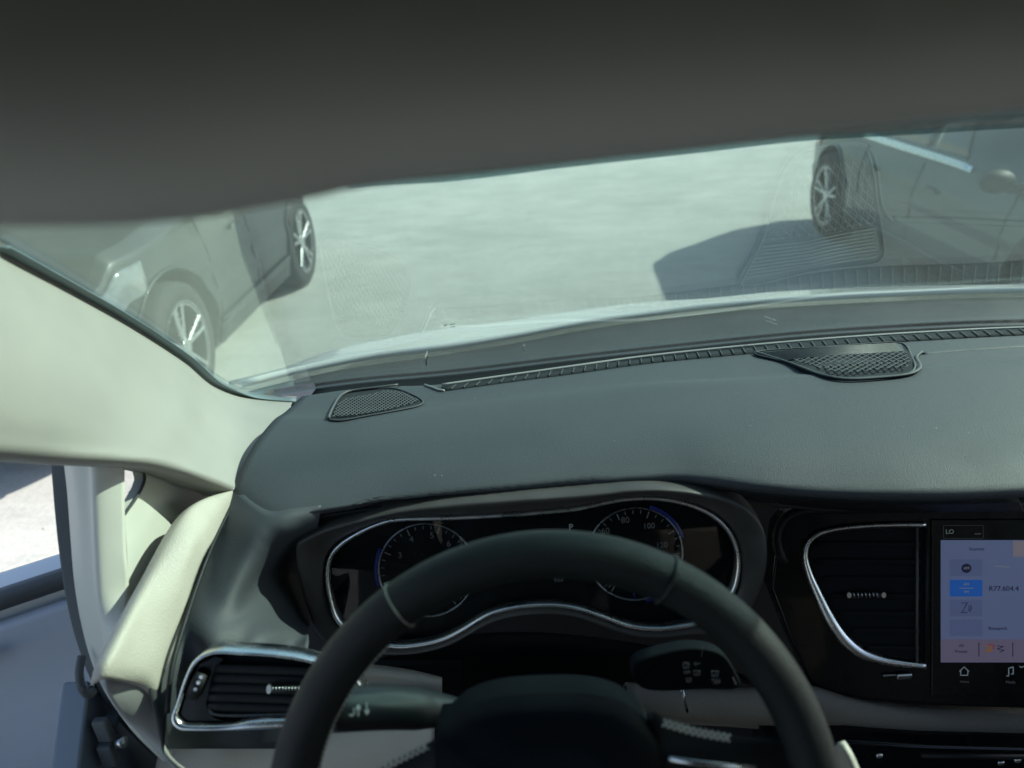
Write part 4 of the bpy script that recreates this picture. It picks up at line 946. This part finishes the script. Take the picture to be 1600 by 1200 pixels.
def make_car(loc, rz, paint, label, wb=1.2, drop=0.0, boxy=False, over=.70):
    root = empty('parked_car', loc, label, 'car', None, rz)
    HL = wb + over
    HT = [(-HL, .80), (-HL + .08, .98), (-HL + .3, 1.12), (-HL + .75, 1.44), (-.35, 1.53), (.3, 1.50), (wb - .45, .99), (wb + .3, .92), (HL - .18, .80), (HL, .62)]
    if boxy: HT[:5] = [(-HL, .80), (-HL + .05, 1.15), (-HL + .20, 1.40), (-HL + .45, 1.50), (-.35, 1.54)]
    BT = [(-HL, .80), (-HL + .1, .93), (0, .90), (wb - .45, .885), (wb + .3, .86), (HL - .18, .78), (HL, .61)]
    BT = [(a_, b_ - drop) for a_, b_ in BT]
    def Wd(y): return .90 * (1 - .17 * abs(y / HL) ** 5) 
    def S(y, t):
        H = interp(HT, y); B = min(interp(BT, y), H - .002); W = Wd(y); lo = .20 + .10 * abs(y / HL) ** 6
        if t < .5:
            s = t / .5; z = lo + (B - lo) * s
            x = W * (.955 + .045 * math.sin(math.pi * min(1, s * 1.15)) - .03 * max(0, s - .85) / .15)
            if .40 < s < .62: x -= .016 * math.sin((s - .40) / .22 * math.pi)
            return Vector((x, y, z))
        s = (t - .5) / .5; cab = max(0, min(1, (H - B - .05) / .35)); xb = W * .925
        if s < .5:
            q_ = s / .5; xr = xb * (1 - .06 * (1 - cab)) - .24 * cab
            return Vector((xb + (xr - xb) * q_ ** 1.1, y, B + (H - B) * q_ * (.9 if cab > .5 else .8)))
        q_ = (s - .5) / .5; x0 = xb * (1 - .06 * (1 - cab)) - .24 * cab; z0 = B + (H - B) * (.9 if cab > .5 else .8)
        return Vector((x0 * math.cos(q_ * math.pi / 2), y, z0 + (H - z0) * math.sin(q_ * math.pi / 2)))
    NT, NY = 44, 70; bm = bmesh.new(); rings = []
    for j in range(NY + 1):
        f = j / NY; y = -HL + 2 * HL * (f + .018 * math.sin(2 * math.pi * f) * -1)
        half = [S(y, i / NT) for i in range(NT + 1)]; full = half + [Vector((-p.x, p.y, p.z)) for p in reversed(half[:-1])]
        rings.append([bm.verts.new(p) for p in full])
    M = len(rings[0])
    for a, b in zip(rings, rings[1:]):
        for i in range(M): bm.faces.new((a[i], a[(i + 1) % M], b[(i + 1) % M], b[i]))
    for rg, s in ((rings[0], -1), (rings[-1], 1)):
        c = sum((v.co for v in rg), Vector()) / M; prev = rg
        for sc_, dy in ((.96, .035), (.8, .07), (.4, .09)):
            cur = [bm.verts.new(Vector((c.x + (v.co.x - c.x) * sc_, v.co.y + s * dy, c.z + (v.co.z - c.z) * sc_))) for v in rg]
            for i in range(M): bm.faces.new((prev[i], prev[(i + 1) % M], cur[(i + 1) % M], cur[i]))
            prev = cur
        bm.faces.new(prev)
    bmesh.ops.recalc_face_normals(bm, faces=bm.faces)
    me = bpy.data.meshes.new('body'); bm.to_mesh(me); bm.free()
    body = link('body', me, [paint, BLKP], root, world=False)
    # wheel arches cut through both sides
    cut = bmesh.new()
    for y in (-wb, wb):
        for s in (-1, 1):
            bmesh.ops.create_cone(cut, cap_ends=True, segments=40, radius1=.395, radius2=.395, depth=.42, matrix=Matrix.Translation((s * .86, y, .335)) @ Matrix.Rotation(math.pi / 2, 4, 'Y'))
    cm = bpy.data.meshes.new('c'); cut.to_mesh(cm); cut.free(); cm.materials.append(BLKP); co = bpy.data.objects.new('c', cm); COL.objects.link(co); co.parent = root
    md = body.modifiers.new('b', 'BOOLEAN'); md.object = co; md.operation = 'DIFFERENCE'; md.solver = 'EXACT'; md.material_mode = 'TRANSFER'
    bpy.context.view_layer.update()
    nm = bpy.data.meshes.new_from_object(body.evaluated_get(bpy.context.evaluated_depsgraph_get())); body.modifiers.clear(); body.data = nm
    bpy.data.objects.remove(co)
    for p in nm.polygons: p.use_smooth = True
    sm = body.modifiers.new('es', 'EDGE_SPLIT'); sm.split_angle = rad(38)
    # patches following the body surface: glass, lamps, trims
    def patch(name, y0, y1, t0, t1, m, side, h=.004, parent=root, slant0=0, slant1=0, n=14, thick=.003):
        rows = []
        for a in range(n + 1):
            ty = a / n; row = []
            for b in range(9):
                tt = b / 8; t = t0 + (t1 - t0) * tt; ya = y0 + slant0 * tt; yb = y1 + slant1 * tt; y = ya + (yb - ya) * ty
                e = 1e-3; p = S(y, t); n_ = (S(y + e, t) - p).cross(S(y, min(t + e, 1)) - p)
                n_ = n_.normalized() if n_.length > 1e-12 else Vector((1, 0, 0))
                if n_.dot(p - Vector((0, y, .6))) < 0: n_ = -n_
                p = p + n_ * h; row.append(Vector((p.x * side, p.y, p.z)))
            rows.append(row)
        o = link(name, gridmesh(rows), m, parent, world=False); md_ = o.modifiers.new('t', 'SOLIDIFY'); md_.thickness = thick; md_.offset = 0; return o
    for s in (1, -1):
        patch('side_window', .02, .40, .535, .70, CGLASS, s, slant0=.0, slant1=-.22)
        w2 = patch('side_window', -.80, -.04, .535, .70, CGLASS, s)
        patch('window_moulding', -.95, .48, .512, .528, BRITE, s, h=.007, thick=.01)
        patch('door_seam', -.03, -.018, .05, .50, BLKP, s, h=.0015); patch('door_seam', wb - .48, wb - .468, .05, .50, BLKP, s, h=.0015); patch('door_seam', -.84, -.828, .12, .50, BLKP, s, h=.0015)
        patch('sill_cladding', -wb + .42, wb - .42, .0, .075, BLKP, s, h=.008, thick=.014)
        patch('sill_highlight', -wb + .43, wb - .43, .085, .105, paint, s, h=.014, thick=.016)
        patch('headlight', HL - .42, HL - .04, .36, .47, LAMPG, s, h=.006, slant0=-.05)
        patch('tail_lamp', -HL + .02, -HL + .30, .37, .46, REDL, s, h=.006)
        for yy in (.10, -.72):
            c = S(yy, .40); hnd = sweep('door_handle', [Vector(((c.x + .012) * s, yy + k * .04, c.z + .008 * math.sin(k * 1.0))) for k in range(5)], paint, root, r=.012, r2=.010, world=False)
        # mirror
        c = S(wb - .50, .50); bm = bmesh.new()
        bmesh.ops.create_uvsphere(bm, u_segments=20, v_segments=12, radius=1, matrix=Matrix.Translation((s * (c.x + .11), wb - .50, c.z + .07)) @ Matrix.Rotation(.15 * s, 4, 'Z') @ Matrix.Diagonal((.095, .065, .06, 1)))
        for v in bm.verts: v.co.y = max(v.co.y, wb - .535)
        boxmesh(bm, (s * (c.x + .0), wb - .50, c.z + .03), (.10, .05, .035))
        bmobj('side_mirror', bm, BLKP, root, smooth=True, world=False)
        # arch lip
        for y in (-wb, wb):
            P = []
            for k in range(25):
                a = math.pi * k / 24; yy = y + math.cos(a) * .402; zz = .335 + math.sin(a) * .402
                if zz < .21: continue
                lo_, hi_ = 0, .5
                for _ in range(20):
                    tm = (lo_ + hi_) / 2
                    if S(yy, tm).z < zz: lo_ = tm
                    else: hi_ = tm
                P.append(Vector(((S(yy, lo_).x + .002) * s, yy, zz)))
            sweep('arch_lip', P, paint, root, r=.012, r2=.010, world=False)
    # windscreens
    def screen(name, y0, y1, m):
        rows = []
        for a in range(9):
            y = y0 + (y1 - y0) * a / 8; H = interp(HT, y)
            rows.append([Vector((p.x * sg, p.y, p.z + .005)) for sg, p in [(sg, S(y, t)) for sg, t in [(1, .78 + .22 * k / 6) for k in range(7)] + [(-1, 1 - .22 * k / 6) for k in range(1, 7)]]])
        o = link(name, gridmesh(rows), m, root, world=False); md_ = o.modifiers.new('t', 'SOLIDIFY'); md_.thickness = .004; md_.offset = 0
    screen('windscreen', .42, wb - .52, CGLASS); screen('rear_window', -HL + .35, -HL + .72, CGLASS)
    # grille between the headlights
    bm = bmesh.new()
    for k in range(6): boxmesh(bm, (0, HL + .10, .42 + k * .035), (.9, .03, .012))
    bmobj('radiator_grille', bm, BLKP, root, world=False)
    bm = bmesh.new(); boxmesh(bm, (0, HL + .045, .30), (1.3, .09, .12)); bmobj('bumper', bm, BLKP, root, bevel=.03, world=False)
    bm = bmesh.new(); boxmesh(bm, (0, -HL - .045, .34), (1.3, .09, .14)); bmobj('bumper', bm, BLKP, root, bevel=.03, world=False)
    # wheels
    for y in (-wb, wb):
        for s in (1, -1):
            cx = s * .775
            prof = [(.215, -.09), (.235, -.105), (.30, -.112), (.330, -.095), (.337, -.05), (.337, .05), (.330, .095), (.30, .112), (.235, .105), (.215, .09)]
            rows = [[Vector((cx + s * q_[1], y + math.cos(a * math.pi / 24) * q_[0], .337 + math.sin(a * math.pi / 24) * q_[0])) for q_ in prof] for a in range(48)]
            rows.append(rows[0]); me = gridmesh(rows); wheel = link('wheel', me, TYRE, root, world=False)
            # rim barrel and spokes
            rows = [[Vector((cx + s * q_[1], y + math.cos(a * math.pi / 24) * q_[0], .337 + math.sin(a * math.pi / 24) * q_[0])) for q_ in [(.238, .108), (.228, .112), (.214, .098), (.20, .05), (.20, -.06), (.0, -.06)]] for a in range(48)]
            rows.append(rows[0]); br = link('rim_barrel', gridmesh(rows), RIMD, wheel, world=False)
            bm = bmesh.new()
            for k in range(5):
                for dd in (-.17, .17):
                    a = math.pi / 2 + k * 2 * math.pi / 5
                    p0 = Vector((cx + s * .088, y + math.cos(a + dd * .5) * .045, .337 + math.sin(a + dd * .5) * .045)); p1 = Vector((cx + s * .100, y + math.cos(a + dd) * .222, .337 + math.sin(a + dd) * .222))
                    d = p1 - p0; boxmesh(bm, (p0 + p1) / 2, (.020, d.length, .024), d.to_track_quat('Y', 'X').to_matrix())
            for a in range(48):
                for b_ in range(1):
                    a0 = a * math.pi / 24; a1 = (a + 1) * math.pi / 24
                    vs = [bm.verts.new(Vector((cx + s * xx, y + math.cos(aa) * rr, .337 + math.sin(aa) * rr))) for aa, rr, xx in ((a0, .238, .111), (a1, .238, .111), (a1, .216, .106), (a0, .216, .106))]
                    bm.faces.new(vs)
            bmesh.ops.create_cone(bm, cap_ends=True, segments=20, radius1=.05, radius2=.04, depth=.03, matrix=Matrix.Translation((cx + s * .088, y, .337)) @ Matrix.Rotation(math.pi / 2, 4, 'Y'))
            bmobj('rim', bm, RIMM, wheel, world=False, bevel=.004)
    return root
P1 = mat('dark_grey_metallic', (.012, .016, .020), .5, metal=.2, coat=.35, var=.03, vscale=4)
P2 = mat('silver_grey_metallic', (.05, .07, .078), .4, metal=.3, coat=.6, var=.03, vscale=4)
a0 = math.atan2(-1.62 + 1.507, 5.61 - 3.3)
make_car((-1.57 - .90 + .03, 4.74, GZ), math.pi - .045, P1, 'dark grey car parked on the left, front wheel nearest, its side towards the van', wb=1.08, over=.60)
make_car((2.60 + .89, 4.83, GZ), math.pi - .02, P2, 'silver grey hatchback parked on the right, seen through the windshield with its shadow beside it', wb=1.42, drop=.10, boxy=True)
